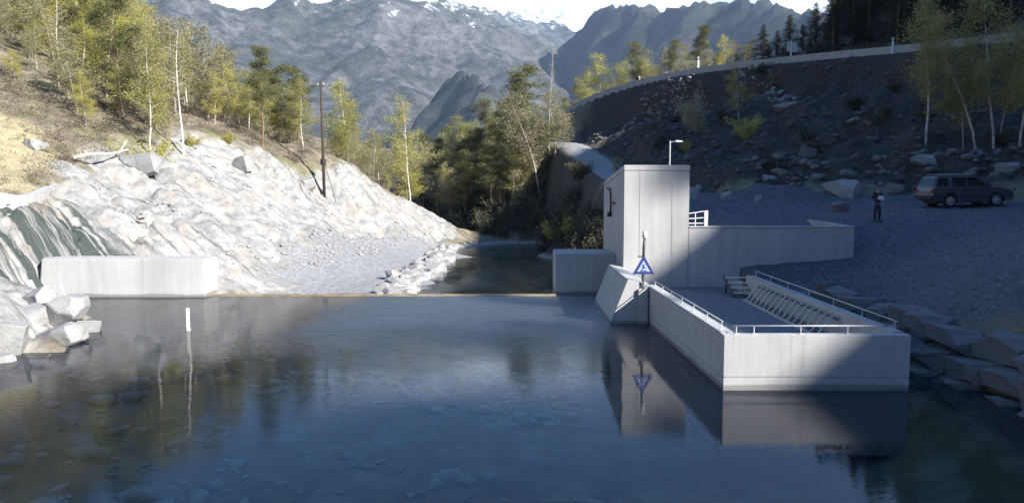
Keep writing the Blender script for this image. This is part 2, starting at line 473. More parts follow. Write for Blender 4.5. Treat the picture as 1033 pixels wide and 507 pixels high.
def worley(x, y, s):
    """nearest cell: its random number, two tilt numbers and the distance to the next cell"""
    ix = np.floor(x).astype(np.int64); iy = np.floor(y).astype(np.int64)
    d1 = np.full(x.shape, 9.0); d2 = np.full(x.shape, 9.0); cid = np.zeros(x.shape); tx = np.zeros(x.shape); ty = np.zeros(x.shape)
    for a in (-1, 0, 1):
        for b in (-1, 0, 1):
            cx = ix + a; cy = iy + b
            qx = cx + 0.5 + 0.48 * _hash(cx, cy, s); qy = cy + 0.5 + 0.48 * _hash(cx, cy, s + 1)
            d = np.hypot(x - qx, y - qy); m = d < d1
            d2 = np.where(m, d1, np.minimum(d2, d)); d1 = np.where(m, d, d1)
            h_ = _hash(cx, cy, s + 2); cid = np.where(m, h_, cid); tx = np.where(m, (x - qx) * _hash(cx, cy, s + 3), tx); ty = np.where(m, (y - qy) * _hash(cx, cy, s + 4), ty)
    return cid, tx + ty, d2 - d1

def fractured(x, y):
    u = x * _ca + y * _sa; v = -x * _sa + y * _ca
    wu = u + 0.5 * fbm(x * 0.5, y * 0.5, 141, 3); wv = v + 0.4 * fbm(x * 0.5, y * 0.5, 143, 3)
    c1, t1, e1 = worley(wu * 0.30, wv * 0.62, 151); c2, t2, e2 = worley(wu * 0.75, wv * 1.3, 161)
    big = 0.34 * c1 + 0.16 * t1 - 0.50 * np.clip(1 - e1 / 0.12, 0, 1)
    small = 0.13 * c2 + 0.10 * t2 - 0.20 * np.clip(1 - e2 / 0.14, 0, 1)
    k = sstep(-0.25, 0.25, vnoise(x * 0.13, y * 0.13, 171))          # some faces are broken, others stay smooth
    return big * (0.45 + 0.55 * k) + small * k

def height(x, y, detail=True):
    x = np.atleast_1d(np.asarray(x, float)); y = np.atleast_1d(np.asarray(y, float))
    z = rbf(x, y)
    rock, gravel, bar, grass, scree = masks(x, y)
    under = sstep(0.1, -0.6, z)
    st, wv, u = strata(x, y, z)
    blocks = np.abs(vnoise(x * 0.8, y * 0.8, 91)) * 0.5 + 0.35 * fbm(x * 0.9, y * 0.9, 93, 4)
    z = z + rock * (1 - 0.7 * under) * (st * 0.85 + 0.10 * blocks + 0.75 * fractured(x, y) - 0.1)
    rest = np.clip(1 - rock - gravel - bar, 0, 1)
    amp = 0.16 + 0.75 * scree + 0.35 * np.clip(rest, 0, 1) * (1 - under)
    fade = np.clip(1 - gravel * 0.9, 0.1, 1)
    z = z + fade * amp * fbm(x * 0.5, y * 0.5, 101, 5) * np.where(rest + scree > 0.1, 1.0, 0.4)
    z = z + scree * 0.35 * np.maximum(0, ridged(x * 0.55, y * 0.55, 111, 4)) * (1 - gravel)
    z = z + gravel * 0.05 * fbm(x * 1.3, y * 1.3, 105, 4)
    far = sstep(90, 110, np.abs(x) + 0) * (x > 60) * sstep(70, 110, y)
    z = z + far * 3.0 * fbm(x * 0.06, y * 0.06, 121, 4) + np.where(x > 50, 1, 0) * sstep(50, 70, x) * 1.0 * fbm(x * 0.15, y * 0.15, 122, 4)
    # roads are cut into the slope
    for path, hw in ((UP_ROAD, 2.6), (TRACK, 1.9)):
        d, rz = line_dist(path, x, y)
        k = sstep(hw + 2.4, hw + 0.2, d)
        z = z * (1 - k) + (rz - 0.10) * k
    # inside of the concrete works, and the channel of the river
    inb = (x > 4.2) & (x < 10.62) & (y > 20.6) & (y < 37.2)
    z = np.where(inb, np.minimum(z, -1.0), z)
    int_ = (x > 5.25) & (x < 8.2) & (y > 36.9) & (y < 44.9)
    z = np.where(int_, np.minimum(z, 1.0), z)
    sill = (x > -14.9) & (x < 5.2) & (y > 37.9) & (y < 39.9)
    z = np.where(sill, np.minimum(z, -0.9), z)
    chan = (x > 10.62) & (x < 12.2) & (y > 12) & (y < 33)
    z = np.where(chan, np.minimum(z, -0.45), z)
    blk = (x > -23.0) & (x < -15.3) & (y > 38.75) & (y < 40.2)
    z = np.where(blk, np.minimum(z, 1.5), z)
    behind = (x > 8.3) & (x < 16.2) & (y > 37.05) & (y < 54)
    z = np.where(behind, np.minimum(z, 3.30 + np.maximum(0, y - 43.0) * 0.125), z)
    return z

def ray_hit(px, py, y0=16.0, y1=160.0):
    """where the line of sight of a photograph point meets the ground"""
    a = at_px(px, py, 1.0); d = a - Vector((0, 0, CAM_H)); ys = np.arange(y0, y1, 0.2)
    g = height(d.x * ys, ys) - (CAM_H + d.z * ys)
    k = np.argmax(g > 0) if (g > 0).any() else len(ys) - 1
    return Vector((d.x * ys[k], ys[k], CAM_H + d.z * ys[k]))

def hz(x, y):
    return float(height(np.array([x]), np.array([y]))[0])

# ------------------------------------------------------------------ terrain: mesh
def axis(lo, a, b, hi, step, grow=1.07, cap=6.0):
    mid = list(np.arange(a, b + 1e-6, step))
    up = []; p = mid[-1]; s = step
    while p < hi:
        s = min(s * grow, cap); p += s; up.append(p)
    dn = []; p = mid[0]; s = step
    while p > lo:
        s = min(s * grow, cap); p -= s; dn.append(p)
    return np.array(dn[::-1] + mid + up)
AX = axis(-420, -36, 34, 420, 0.27)
AY = axis(-260, 15, 92, 620, 0.27)
GX, GY = np.meshgrid(AX, AY)
GZ = height(GX, GY)
# far away the sheet settles into the valley floor
edge = sstep(130, 260, np.abs(GX)) 
GZ = GZ * (1 - 0.55 * edge * (GX < 0)) 
GZ = np.where(GY > 280, GZ * (1 - sstep(280, 520, GY)) + 12 * sstep(280, 520, GY), GZ)
ROCK, GRAV, BAR, GRASS, SCREE = masks(GX, GY)

def terrain_material():
    n = NT("terrain_mat"); v = n.geo()
    big = n.noise(v, 0.22, 5, 0.6); mid = n.noise(v, 1.3, 6, 0.62); fine = n.noise(v, 9.0, 5, 0.7)
    # heath and leaf litter
    soil = n.ramp(mid, [(0.28, (0.075, 0.062, 0.048)), (0.45, (0.16, 0.135, 0.10)), (0.60, (0.23, 0.20, 0.15)), (0.75, (0.30, 0.26, 0.18))])
    green = n.ramp(fine, [(0.3, (0.07, 0.085, 0.03)), (0.7, (0.19, 0.19, 0.08))])
    soil = n.mix(n.ramp(big, [(0.46, (0, 0, 0)), (0.62, (0.6, 0.6, 0.6))]), soil, green)
    # bare rock
    rb = n.ramp(mid, [(0.28, (0.15, 0.155, 0.165)), (0.40, (0.235, 0.237, 0.242)), (0.54, (0.33, 0.324, 0.316)), (0.70, (0.42, 0.408, 0.392))])
    tint = n.noise(v, 0.5, 4)
    rb = n.mix(n.ramp(tint, [(0.54, (0, 0, 0)), (0.68, (0.45, 0.45, 0.45))]), rb, (0.36, 0.30, 0.24))
    sv = n.geo((1, 1, 1), (0, 0, R(24)))
    sm = n.n("ShaderNodeMapping"); sm.inputs["Scale"].default_value = (0.14, 1.5, 0.0); n.l(sv, sm.inputs[0])
    streak = n.noise(sm.outputs[0], 1.0, 7, 0.6)
    rb = n.mix(n.ramp(streak, [(0.34, (0.85, 0.85, 0.85)), (0.43, (0, 0, 0))]), rb, (0.09, 0.094, 0.10))
    seep = n.attr("seep")
    sm2 = n.n("ShaderNodeMapping"); sm2.inputs["Scale"].default_value = (0.13, 2.2, 0.0); n.l(sv, sm2.inputs[0])
    st2 = n.noise(sm2.outputs[0], 1.0, 6, 0.6)
    rb = n.mix(n.math('MULTIPLY', seep, n.ramp(st2, [(0.49, (1, 1, 1)), (0.58, (0, 0, 0))])), rb, (0.045, 0.058, 0.056))
    cr = n.voronoi(v, 0.9, 'DISTANCE_TO_EDGE')
    rb = n.mix(n.ramp(cr, [(0.0, (0.45, 0.45, 0.45)), (0.025, (0, 0, 0))]), rb, (0.12, 0.12, 0.12))
    # gravel: grey stones of many sizes
    vc = n.voronoi(v, 8.0, 'F1', "Color"); vd = n.voronoi(v, 8.0); vc2 = n.voronoi(v, 24.0, 'F1', "Color")
    g1 = n.ramp(vc, [(0.1, (0.042, 0.05, 0.07)), (0.6, (0.072, 0.082, 0.106)), (0.97, (0.20, 0.21, 0.232))])
    g2 = n.ramp(vc2, [(0.1, (0.054, 0.063, 0.084)), (0.9, (0.112, 0.125, 0.152))])
    gr = n.mix(n.ramp(mid, [(0.42, (0.2, 0.2, 0.2)), (0.6, (0.9, 0.9, 0.9))]), g1, g2)
    # gravel bar by the river, pale
    bar = n.mix(0.75, gr, n.ramp(vc, [(0.1, (0.20, 0.205, 0.215)), (0.9, (0.40, 0.40, 0.405))]))
    # scree and blasted slope
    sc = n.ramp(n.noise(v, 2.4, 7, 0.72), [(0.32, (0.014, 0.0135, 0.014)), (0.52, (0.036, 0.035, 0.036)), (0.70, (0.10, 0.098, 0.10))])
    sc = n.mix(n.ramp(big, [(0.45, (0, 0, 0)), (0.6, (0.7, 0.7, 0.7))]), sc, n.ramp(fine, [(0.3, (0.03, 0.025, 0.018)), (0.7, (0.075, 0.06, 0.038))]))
    # dry grass
    dg = n.ramp(fine, [(0.28, (0.17, 0.14, 0.085)), (0.5, (0.34, 0.29, 0.18)), (0.72, (0.47, 0.42, 0.29))])
    # bed under water
    vb = n.voronoi(v, 0.75, 'F1', "Color"); vbe = n.voronoi(v, 0.75, 'F1')
    bed = n.ramp(vb, [(0.1, (0.12, 0.105, 0.055)), (0.5, (0.21, 0.185, 0.10)), (0.95, (0.34, 0.33, 0.25))])
    bed = n.mix(n.ramp(vbe, [(0.45, (0, 0, 0)), (0.75, (0.7, 0.7, 0.7))]), bed, (0.10, 0.085, 0.045))
    bed = n.mix(n.ramp(mid, [(0.40, (0, 0, 0)), (0.62, (0.75, 0.75, 0.75))]), bed, (0.15, 0.125, 0.05))
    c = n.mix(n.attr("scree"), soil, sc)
    c = n.mix(n.attr("grass"), c, dg)
    c = n.mix(n.attr("rock"), c, rb)
    c = n.mix(n.attr("gravel"), c, gr)
    c = n.mix(n.attr("bar"), c, bar)
    c = n.mix(n.attr("bed"), c, bed)
    h = n.math('ADD', n.math('MULTIPLY', mid, 0.9), n.math('MULTIPLY', fine, 0.3))
    hs = n.math('MULTIPLY', vd, n.attr("gravel"))
    h = n.math('MULTIPLY', h, n.math('SUBTRACT', 1.0, n.math('MULTIPLY', n.attr("gravel"), 0.6)))
    h = n.math('SUBTRACT', h, n.math('MULTIPLY', hs, 0.25))
    return n.done(c, 0.92, n.bump(h, 0.65, 0.12))
M['terrain'] = terrain_material()

bedm = sstep(0.02, -0.18, GZ) * (GY < 39.5) + sstep(-1.15, -1.3, GZ) * (GY >= 39.5)
seep_poly = [(-36, 33), (-19.5, 33), (-17.0, 41), (-21.5, 43.5), (-25.4, 45.5), (-27, 41)]
SEEP = sstep(-1.2, 0.8, poly_sd(seep_poly, GX, GY))
ny, nx = GX.shape
idx = np.arange(ny * nx).reshape(ny, nx)
QUADS = np.stack([idx[:-1, :-1], idx[:-1, 1:], idx[1:, 1:], idx[1:, :-1]], -1).reshape(-1, 4)
def fc(A):
    return (0.25 * (A[:-1, :-1] + A[:-1, 1:] + A[1:, 1:] + A[1:, :-1])).ravel()
fx, fy, fz = fc(GX), fc(GY), fc(GZ)
wet = ((fy < 39.0) & (fz < -0.02) & (np.abs(fx) < 60)) | ((fy >= 39.0) & (fz < -1.2) & (fx > -70) & (fx < 5) & (fy < 140))
zone = np.zeros(len(fx), int)
zone[fc(ROCK) > 0.5] = 1
zone[fc(BAR) > 0.5] = 2
zone[fc(GRAV) > 0.5] = 3
zone[wet] = 4
ALLV = np.stack([GX, GY, GZ], -1).reshape(-1, 3)
RIV = (GY > 39.6) & (GZ < -0.9) & (GX > -30) & (GX < 6.5) & (GY < 112)
BAR = np.where(RIV, 1.0, BAR); bedm = np.where(RIV, bedm * 0.75, bedm)
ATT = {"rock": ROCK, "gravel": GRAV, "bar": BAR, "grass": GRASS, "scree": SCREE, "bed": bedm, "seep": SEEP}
for zi, nm in enumerate(("hillside_ground", "rock_slope", "gravel_bar", "gravel_yard", "stream_bed")):
    q = QUADS[zone == zi]
    used, inv = np.unique(q, return_inverse=True)
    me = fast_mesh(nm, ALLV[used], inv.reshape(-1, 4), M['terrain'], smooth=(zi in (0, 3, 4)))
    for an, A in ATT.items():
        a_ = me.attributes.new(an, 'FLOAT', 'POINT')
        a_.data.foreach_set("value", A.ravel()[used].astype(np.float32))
    structure(link(bpy.data.objects.new(nm, me)))

# roads: ribbons on the terrain
def road_material():
    n = NT("road_gravel_mat"); v = n.geo()
    a = n.noise(v, 0.9, 5); b = n.noise(v, 12, 4, 0.7)
    c = n.ramp(a, [(0.3, (0.20, 0.20, 0.205)), (0.7, (0.32, 0.315, 0.31))])
    c = n.mix(0.4, c, n.ramp(b, [(0.3, (0.13, 0.13, 0.135)), (0.7, (0.38, 0.38, 0.375))]))
    return n.done(c, 0.9, n.bump(b, 0.4, 0.03))
M['road'] = road_material()
def ribbon(name, path, hw, lift):
    P = np.array(smooth_path(path[::3], 8)); T = np.gradient(P[:, :2], axis=0); T /= np.linalg.norm(T, axis=1)[:, None]
    N = np.stack([-T[:, 1], T[:, 0]], 1); V = []; F = []
    prof = [(-hw - 0.5, -0.45), (-hw, 0.0), (-hw * 0.5, 0.05), (0, 0.06), (hw * 0.5, 0.05), (hw, 0.0), (hw + 0.5, -0.45)]
    k = len(prof)
    for i in range(len(P)):
        for j, (o, dz) in enumerate(prof):
            oo = o + 0.18 * float(vnoise(np.array([i * 0.37]), np.array([j * 3.1 + hw]), 5)[0])
            V.append((P[i, 0] + N[i, 0] * oo, P[i, 1] + N[i, 1] * oo, P[i, 2] + lift + dz))
    for i in range(len(P) - 1):
        for j in range(k - 1):
            F.append((i * k + j, i * k + j + 1, (i + 1) * k + j + 1, (i + 1) * k + j))
    return structure(link(bpy.data.objects.new(name, fast_mesh(name, V, F, M['road'], smooth=True))))
ribbon("hill_road", UP_ROAD, 2.4, 0.02)
ribbon("gravel_track", TRACK[13:], 1.7, 0.0)

# ------------------------------------------------------------------ water
def water_material(name, absorb, dens, ripple, scatter, rough, drawn=1.0):
    n = NT(name)
    n.t.nodes.remove(n.b)
    v = n.geo()
    big = n.noise(n.geo((1, 0.55, 1)), 0.22, 3, 0.5)
    r1 = n.noise(n.geo((1.0, 1.9, 1)), 2.6, 3, 0.6); r2 = n.noise(n.geo((1.0, 1.6, 1)), 8.5, 2, 0.5)
    patch = n.ramp(big, [(0.40, (0.16, 0.16, 0.16)), (0.62, (1, 1, 1))])
    sp = n.n("ShaderNodeSeparateXYZ"); n.l(v, sp.inputs[0])       # the current ruffles the surface where it draws towards the sill
    mx_ = n.n("ShaderNodeMapRange"); mx_.interpolation_type = 'SMOOTHSTEP'; n.l(n.math('ADD', sp.outputs[0], n.math('MULTIPLY', big, 6.0)), mx_.inputs["Value"]); mx_.inputs["From Min"].default_value = -8.0; mx_.inputs["From Max"].default_value = -2.0
    my_ = n.n("ShaderNodeMapRange"); my_.interpolation_type = 'SMOOTHSTEP'; n.l(n.math('ADD', sp.outputs[1], n.math('MULTIPLY', big, 8.0)), my_.inputs["Value"]); my_.inputs["From Min"].default_value = 26.0; my_.inputs["From Max"].default_value = 37.0
    patch = n.math('ADD', patch, n.math('MULTIPLY', n.math('MULTIPLY', mx_.outputs[0], my_.outputs[0]), 4.0 * drawn))
    ruffle = n.math('MULTIPLY', n.math('MULTIPLY', mx_.outputs[0], my_.outputs[0]), 0.42 * drawn)
    h = n.math('ADD', n.math('MULTIPLY', r1, 1.0), n.math('MULTIPLY', r2, 0.22))
    h = n.math('MULTIPLY', h, patch)
    nrm = n.bump(h, 1.0, ripple)
    fr = n.n("ShaderNodeFresnel"); fr.inputs["IOR"].default_value = 1.333; n.l(nrm, fr.inputs["Normal"])
    gl = n.n("ShaderNodeBsdfGlossy"); n.l(n.math('ADD', ruffle, rough), gl.inputs["Roughness"]); n.l(nrm, gl.inputs["Normal"])
    tr = n.n("ShaderNodeBsdfTransparent"); tr.inputs[0].default_value = (0.93, 0.96, 0.96, 1)
    df = n.n("ShaderNodeBsdfDiffuse"); df.inputs[0].default_value = (*scatter, 1)
    m1 = n.n("ShaderNodeMixShader"); m1.inputs[0].default_value = 0.04; n.l(tr.outputs[0], m1.inputs[1]); n.l(df.outputs[0], m1.inputs[2])
    m2 = n.n("ShaderNodeMixShader"); n.l(fr.outputs[0], m2.inputs[0]); n.l(m1.outputs[0], m2.inputs[1]); n.l(gl.outputs[0], m2.inputs[2])
    n.l(m2.outputs[0], n.out.inputs["Surface"])
    va = n.n("ShaderNodeVolumeAbsorption"); va.inputs["Color"].default_value = (*absorb, 1); va.inputs["Density"].default_value = dens
    n.l(va.outputs[0], n.out.inputs["Volume"])
    return n.m
M['pond'] = water_material("pond_water_mat", (0.16, 0.55, 0.76), 0.062, 0.005, (0.010, 0.055, 0.22), 0.0)
M['river'] = water_material("river_water_mat", (0.45, 0.62, 0.5), 0.05, 0.03, (0.06, 0.08, 0.06), 0.10, 0.0)
structure(MB().box(-70, 60, -200, 38.86, -5.0, 0.0).build("pond_water", M['pond']))
structure(MB().box(-70, 6.5, 39.35, 150, -4.9, -1.2).build("river_water", M['river']))

# ------------------------------------------------------------------ mountains
def mountain_material(name, s0, s1, lo, mid_, hi):
    n = NT(name); v = n.geo()
    a = n.noise(v, 0.012, 8, 0.62); b = n.math('ADD', n.math('MULTIPLY', n.noise(v, 0.03, 8, 0.7), 0.5), n.math('MULTIPLY', n.noise(v, 0.28, 3, 0.8), 0.5)); c_ = n.noise(v, 0.004, 4)
    wood = n.ramp(b, [(0.42, (lo, lo * 1.08, lo)), (0.5, (mid_, mid_, mid_)), (0.58, (hi, hi * 0.98, hi * 0.96))])
    rockc = n.ramp(b, [(0.38, (lo * 1.8, lo * 1.8, lo * 1.9)), (0.62, (hi, hi, hi))])
    g = n.n("ShaderNodeNewGeometry"); sx = n.n("ShaderNodeSeparateXYZ"); n.l(g.outputs["Normal"], sx.inputs[0])
    steep = n.ramp(n.math('ADD', sx.outputs[2], n.math('MULTIPLY', a, 0.45)), [(0.72, (1, 1, 1)), (0.96, (0, 0, 0))])
    c = n.mix(steep, wood, rockc)
    c = n.mix(n.ramp(c_, [(0.42, (0.75, 0.75, 0.75)), (0.56, (0, 0, 0))]), c, n.ramp(b, [(0.4, (0.012, 0.018, 0.014)), (0.62, (0.085, 0.09, 0.075))]))
    px_ = n.n("ShaderNodeSeparateXYZ"); n.l(v, px_.inputs[0])
    h = n.math('ADD', px_.outputs[2], n.math('MULTIPLY', n.math('SUBTRACT', n.noise(v, 0.02, 7, 0.7), 0.5), 520.0))
    snow = n.ramp(n.math('MULTIPLY', h, 0.001), [(s0, (0, 0, 0)), (s1, (1, 1, 1))])
    snow = n.mix(n.ramp(b, [(0.40, (0, 0, 0)), (0.47, (1, 1, 1))]), (0, 0, 0), snow)
    c = n.mix(snow, c, (0.80, 0.81, 0.83))
    hgt = n.math('ADD', n.math('MULTIPLY', a, 2.0), n.math('MULTIPLY', b, 0.7))
    return n.done(c, 0.95, n.bump(hgt, 0.35, 5.0))
M['mountain'] = mountain_material("mountain_mat", 0.53, 0.57, 0.024, 0.075, 0.19)
M['mountain_far'] = mountain_material("far_mountain_mat", 0.84, 0.90, 0.03, 0.10, 0.26)
M['mountain_shaded'] = mountain_material("shaded_mountain_mat", 0.90, 0.95, 0.012, 0.03, 0.085)  # darker copy of the mountain colours, with the slopes' shade put in

def mountain(ridges, k, x0, x1, y0, y1, step, seed, rough=0.16, base=5.0, name="mountain", mat='mountain'):
    """ridges: polylines of (px, py, Y) seen in the photograph at their real distances"""
    xs = np.arange(x0, x1, step); ys = np.arange(y0, y1, step)
    X, Y = np.meshgrid(xs, ys); Z = np.full(X.shape, -60.0)
    wx = X + 90 * fbm(X * 0.004, Y * 0.004, seed, 4); wy = Y + 90 * fbm(X * 0.004, Y * 0.004, seed + 9, 4)
    for rl in ridges:
        P = [tuple(at_px(*p)) for p in rl]
        for (ax, ay, az), (bx, by, bz) in zip(P[:-1], P[1:]):
            dx, dy = bx - ax, by - ay
            t = np.clip(((wx - ax) * dx + (wy - ay) * dy) / (dx * dx + dy * dy), 0, 1)
            d = np.hypot(wx - ax - t * dx, wy - ay - t * dy)
            Z = np.maximum(Z, az + (bz - az) * t - k * d * (1 - 0.00012 * d))
    hh = np.clip(Z / 500, 0, 1)
    Z = Z + (ridged(X * 0.0042, Y * 0.0042, seed + 3, 6) - 0.3) * 500 * rough * (0.35 + hh) + 10 * fbm(X * 0.03, Y * 0.03, seed + 5, 4)
    Z = np.maximum(Z, -40)
    n_y, n_x = X.shape; id_ = np.arange(n_y * n_x).reshape(n_y, n_x)
    Q = np.stack([id_[:-1, :-1], id_[:-1, 1:], id_[1:, 1:], id_[1:, :-1]], -1).reshape(-1, 4)
    zf = Z.ravel()[Q].max(1)
    Q = Q[zf > -39]
    V = np.stack([X, Y, Z], -1).reshape(-1, 3)
    used, inv = np.unique(Q, return_inverse=True)
    me = fast_mesh(name, V[used], inv.reshape(-1, 4), M[mat], smooth=True)
    return structure(link(bpy.data.objects.new(name, me)))

mountain([[(-420, -150, 1500), (-150, -70, 1750), (60, -26, 2000), (180, -4, 2150), (230, 2, 2200), (300, 0, 2250), (360, -10, 2350), (430, -4, 2500), (470, 6, 2650), (500, 24, 2800), (540, 44, 2950), (590, 70, 3100)],
          [(300, 0, 2250), (380, 40, 1900), (430, 75, 1600)], [(430, -4, 2500), (500, 45, 2150), (540, 75, 1900)]],
         0.62, -2600, 900, 700, 3900, 17, 21, 0.075)
mountain([[(470, -6, 4200), (508, 12, 4300), (538, 12, 4400), (582, 36, 4100), (640, 70, 3900)]], 0.6, -1200, 1600, 3300, 5200, 26, 31, 0.10, mat='mountain_far')
mountain([[(548, 22, 6400), (568, 4, 6500), (600, 20, 6500), (660, 50, 6500)]], 0.55, -800, 2600, 5600, 7400, 40, 33, 0.10, mat='mountain_shaded')
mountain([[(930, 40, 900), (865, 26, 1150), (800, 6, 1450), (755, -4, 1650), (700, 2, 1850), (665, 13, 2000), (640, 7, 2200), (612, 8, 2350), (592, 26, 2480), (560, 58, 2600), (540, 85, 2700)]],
         1.55, -200, 1500, 620, 3400, 15, 41, 0.03, mat='mountain_shaded')
mountain([[(545, 124, 900), (510, 100, 1000), (482, 70, 1180), (452, 66, 1240), (440, 80, 1300), (420, 128, 1320)]], 1.25, -420, 400, 640, 1600, 9, 47, 0.03, mat='mountain_shaded')

# unseen valley sides, added behind and left to block light from the low sky
def added_valley_side(pts, k, x0, x1, y0, y1, seed):
    xs = np.arange(x0, x1, 22.0); ys = np.arange(y0, y1, 22.0); X, Y = np.meshgrid(xs, ys); Z = np.full(X.shape, -60.0)
    for (ax, ay, az), (bx, by, bz) in zip(pts[:-1], pts[1:]):
        dx, dy = bx - ax, by - ay; t = np.clip(((X - ax) * dx + (Y - ay) * dy) / (dx * dx + dy * dy), 0, 1)
        Z = np.maximum(Z, az + (bz - az) * t - k * np.hypot(X - ax - t * dx, Y - ay - t * dy))
    Z = np.maximum(Z + 60 * (ridged(X * 0.005, Y * 0.005, seed, 5) - 0.3), -50)
    id_ = np.arange(Z.size).reshape(Z.shape); Q = np.stack([id_[:-1, :-1], id_[:-1, 1:], id_[1:, 1:], id_[1:, :-1]], -1).reshape(-1, 4)
    structure(link(bpy.data.objects.new("mountain", fast_mesh("mountain", np.stack([X, Y, Z], -1).reshape(-1, 3), Q, M['mountain'], smooth=True))))
added_valley_side([(-1500, -500, 420), (-500, -900, 400), (200, -1000, 380)], 0.8, -2000, 500, -1500, -300, 57)
added_valley_side([(-900, 900, 420), (-850, 300, 400), (-1000, -400, 420)], 0.75, -1500, -330, -500, 1000, 59)

# ------------------------------------------------------------------ intake works of concrete
intake = thing("intake_structure", "pale concrete intake with tall tower, long wall and open basin in the pond", "intake", (6.7, 34.0, 0.0))
OFF = Vector((6.7, 34.0, 0.0))
def part(mb, name, mat, bevel=0.02, parent=intake):
    o = mb.build(name, M[mat], parent, bevel)
    o.location = -OFF if parent is intake else (0, 0, 0)
    return o
# tower with a roof that falls to the back
t = MB()
t.prism([(5.2, 37.0, -1.5), (8.26, 37.0, -1.5), (8.26, 45, -1.5), (5.2, 45, -1.5)],
        [(5.2, 37.0, 6.13), (8.26, 37.0, 6.13), (8.26, 45, 5.42), (5.2, 45, 5.42)])
tower = part(t, "tower", 'concrete', 0.025)
t = MB()
t.prism([(5.192, 36.992, 6.134), (8.268, 36.992, 6.134), (8.268, 45.01, 5.424), (5.192, 45.01, 5.424)],
        [(5.192, 36.992, 6.40), (8.268, 36.992, 6.40), (8.268, 45.01, 5.68), (5.192, 45.01, 5.68)])
part(t, "roof_slab", 'concrete', 0.025)
t = MB()   # shallow pilaster strips left by the shutters
for x0, x1 in ((5.95, 6.0), (7.45, 7.49)):
    t.box(x0, x1, 36.988, 37.03, 2.2, 6.05)
part(t, "pilaster_strip", 'concrete', 0.0)
t = MB(); t.box(8.262, 16.0, 37.012, 37.38, -0.5, 3.47)
part(t, "retaining_wall", 'concrete', 0.02)
t = MB(); t.box(8.264, 16.02, 36.992, 37.40, 3.473, 3.56)
part(t, "wall_coping", 'concrete', 0.02)
t = MB(); t.prism([(15.64, 37.404, 1.0), (16.01, 37.404, 1.0), (17.2, 50, 1.0), (16.83, 50, 1.0)], [(15.64, 37.404, 3.555), (16.01, 37.404, 3.555), (17.2, 50, 3.62), (16.83, 50, 3.62)])
part(t, "return_wall", 'concrete', 0.02)
def lift_wall(poly, z1, name):
    """a basin wall cast in two lifts with a shallow joint between them"""
    m = MB(); c = Vector((sum(p[0] for p in poly) / 4, sum(p[1] for p in poly) / 4))
    ins = [tuple(Vector(p) + (c - Vector(p)).normalized() * 0.03) for p in poly]
    def ring(pp, z): return [(p[0], p[1], z) for p in pp]
    m.prism(ring(poly, -1.8), ring(poly, 0.34)); m.prism(ring(ins, 0.34), ring(ins, 0.365)); m.prism(ring(poly, 0.365), ring(poly, z1))
    return part(m, name, 'concrete', 0.012)
lift_wall([(5.66, 20.9), (10.65, 20.9), (10.65, 21.26), (5.66, 21.26)], 1.49, "basin_front_wall")
lift_wall([(5.66, 21.262), (6.02, 21.262), (5.75, 31.4), (5.39, 31.4)], 1.52, "basin_side_wall")
lift_wall([(10.29, 21.262), (10.648, 21.262), (10.648, 34.7), (10.29, 34.7)], 1.52, "basin_side_wall")
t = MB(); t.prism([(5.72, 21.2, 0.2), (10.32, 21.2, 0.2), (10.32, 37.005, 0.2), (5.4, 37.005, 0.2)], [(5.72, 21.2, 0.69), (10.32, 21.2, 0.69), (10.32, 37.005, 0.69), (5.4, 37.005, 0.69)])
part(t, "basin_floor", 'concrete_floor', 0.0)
t = MB(); t.box(10.324, 11.2, 34.702, 37.008, -0.5, 1.05)
part(t, "basin_end_wall", 'concrete', 0.02)
# buttress with a raked left face and a raised sill that carries the sign
t = MB(); t.prism([(3.15, 31.0, -1.8), (5.385, 31.0, -1.8), (5.385, 36.99, -1.8), (3.15, 36.99, -1.8)], [(4.55, 31.0, 1.78), (5.385, 31.0, 1.60), (5.385, 36.99, 1.60), (4.55, 36.99, 1.78)])
part(t, "buttress", 'concrete', 0.02)
t = MB(); t.box(4.95, 5.34, 30.86, 31.0, -1.5, 1.42)
part(t, "sign_plinth", 'concrete', 0.02)
t = MB(); t.box(2.2, 5.197, 39.6, 42.6, -2.5, 2.03)
part(t, "abutment", 'concrete', 0.025)
# black cable on the left face of the tower
t = MB()
ys_ = [42.9, 42.4, 41.6, 41.2, 41.0, 41.05, 41.3, 41.55]
zs_ = [5.38, 5.34, 5.28, 5.05, 4.6, 4.3, 4.05, 3.95]
pts = smooth_path([(5.10, y, z - 0.05) for y, z in zip(ys_, zs_)], 4)
t.tube(pts, 0.05, 7)
t.box(5.0, 5.2, 41.45, 41.75, 3.82, 4.06); t.box(5.12, 5.2, 40.0, 41.1, 4.52, 4.60)
part(t, "cable", 'black', 0.0)
# left end of the weir
ab = MB(); ab.prism([(-23.4, 38.6, -2.0), (-15.1, 38.6, -2.0), (-15.1, 40.45, -2.0), (-24.4, 40.45, -2.0)],
                    [(-23.0, 38.6, 1.86), (-15.1, 38.6, 1.86), (-15.1, 40.45, 1.86), (-23.9, 40.45, 1.86)])
tag(ab.build("abutment_block", M['concrete_pale'], None, 0.04), "long white concrete block closing the weir against the left rock slope", "abutment")
# weir sill
w = MB()
w.prism([(-15.09, 38.84, -2.6), (2.19, 38.84, -2.6), (2.19, 39.95, -2.6), (-15.09, 39.95, -2.6)], [(-15.09, 38.84, 0.02), (2.19, 38.84, 0.02), (2.19, 39.34, 0.06), (-15.09, 39.34, 0.06)])
n = NT("weir_concrete_mat"); v = n.geo(); a = n.noise(v, 1.5, 5)
M['weir'] = n.done(n.ramp(a, [(0.3, (0.16, 0.12, 0.07)), (0.7, (0.34, 0.29, 0.20))]), 0.8, n.bump(a, 0.3, 0.02))
tag(w.build("weir_sill", M['weir'], None, 0.02), "low brown weir sill running straight across between the two concrete abutments", "weir")

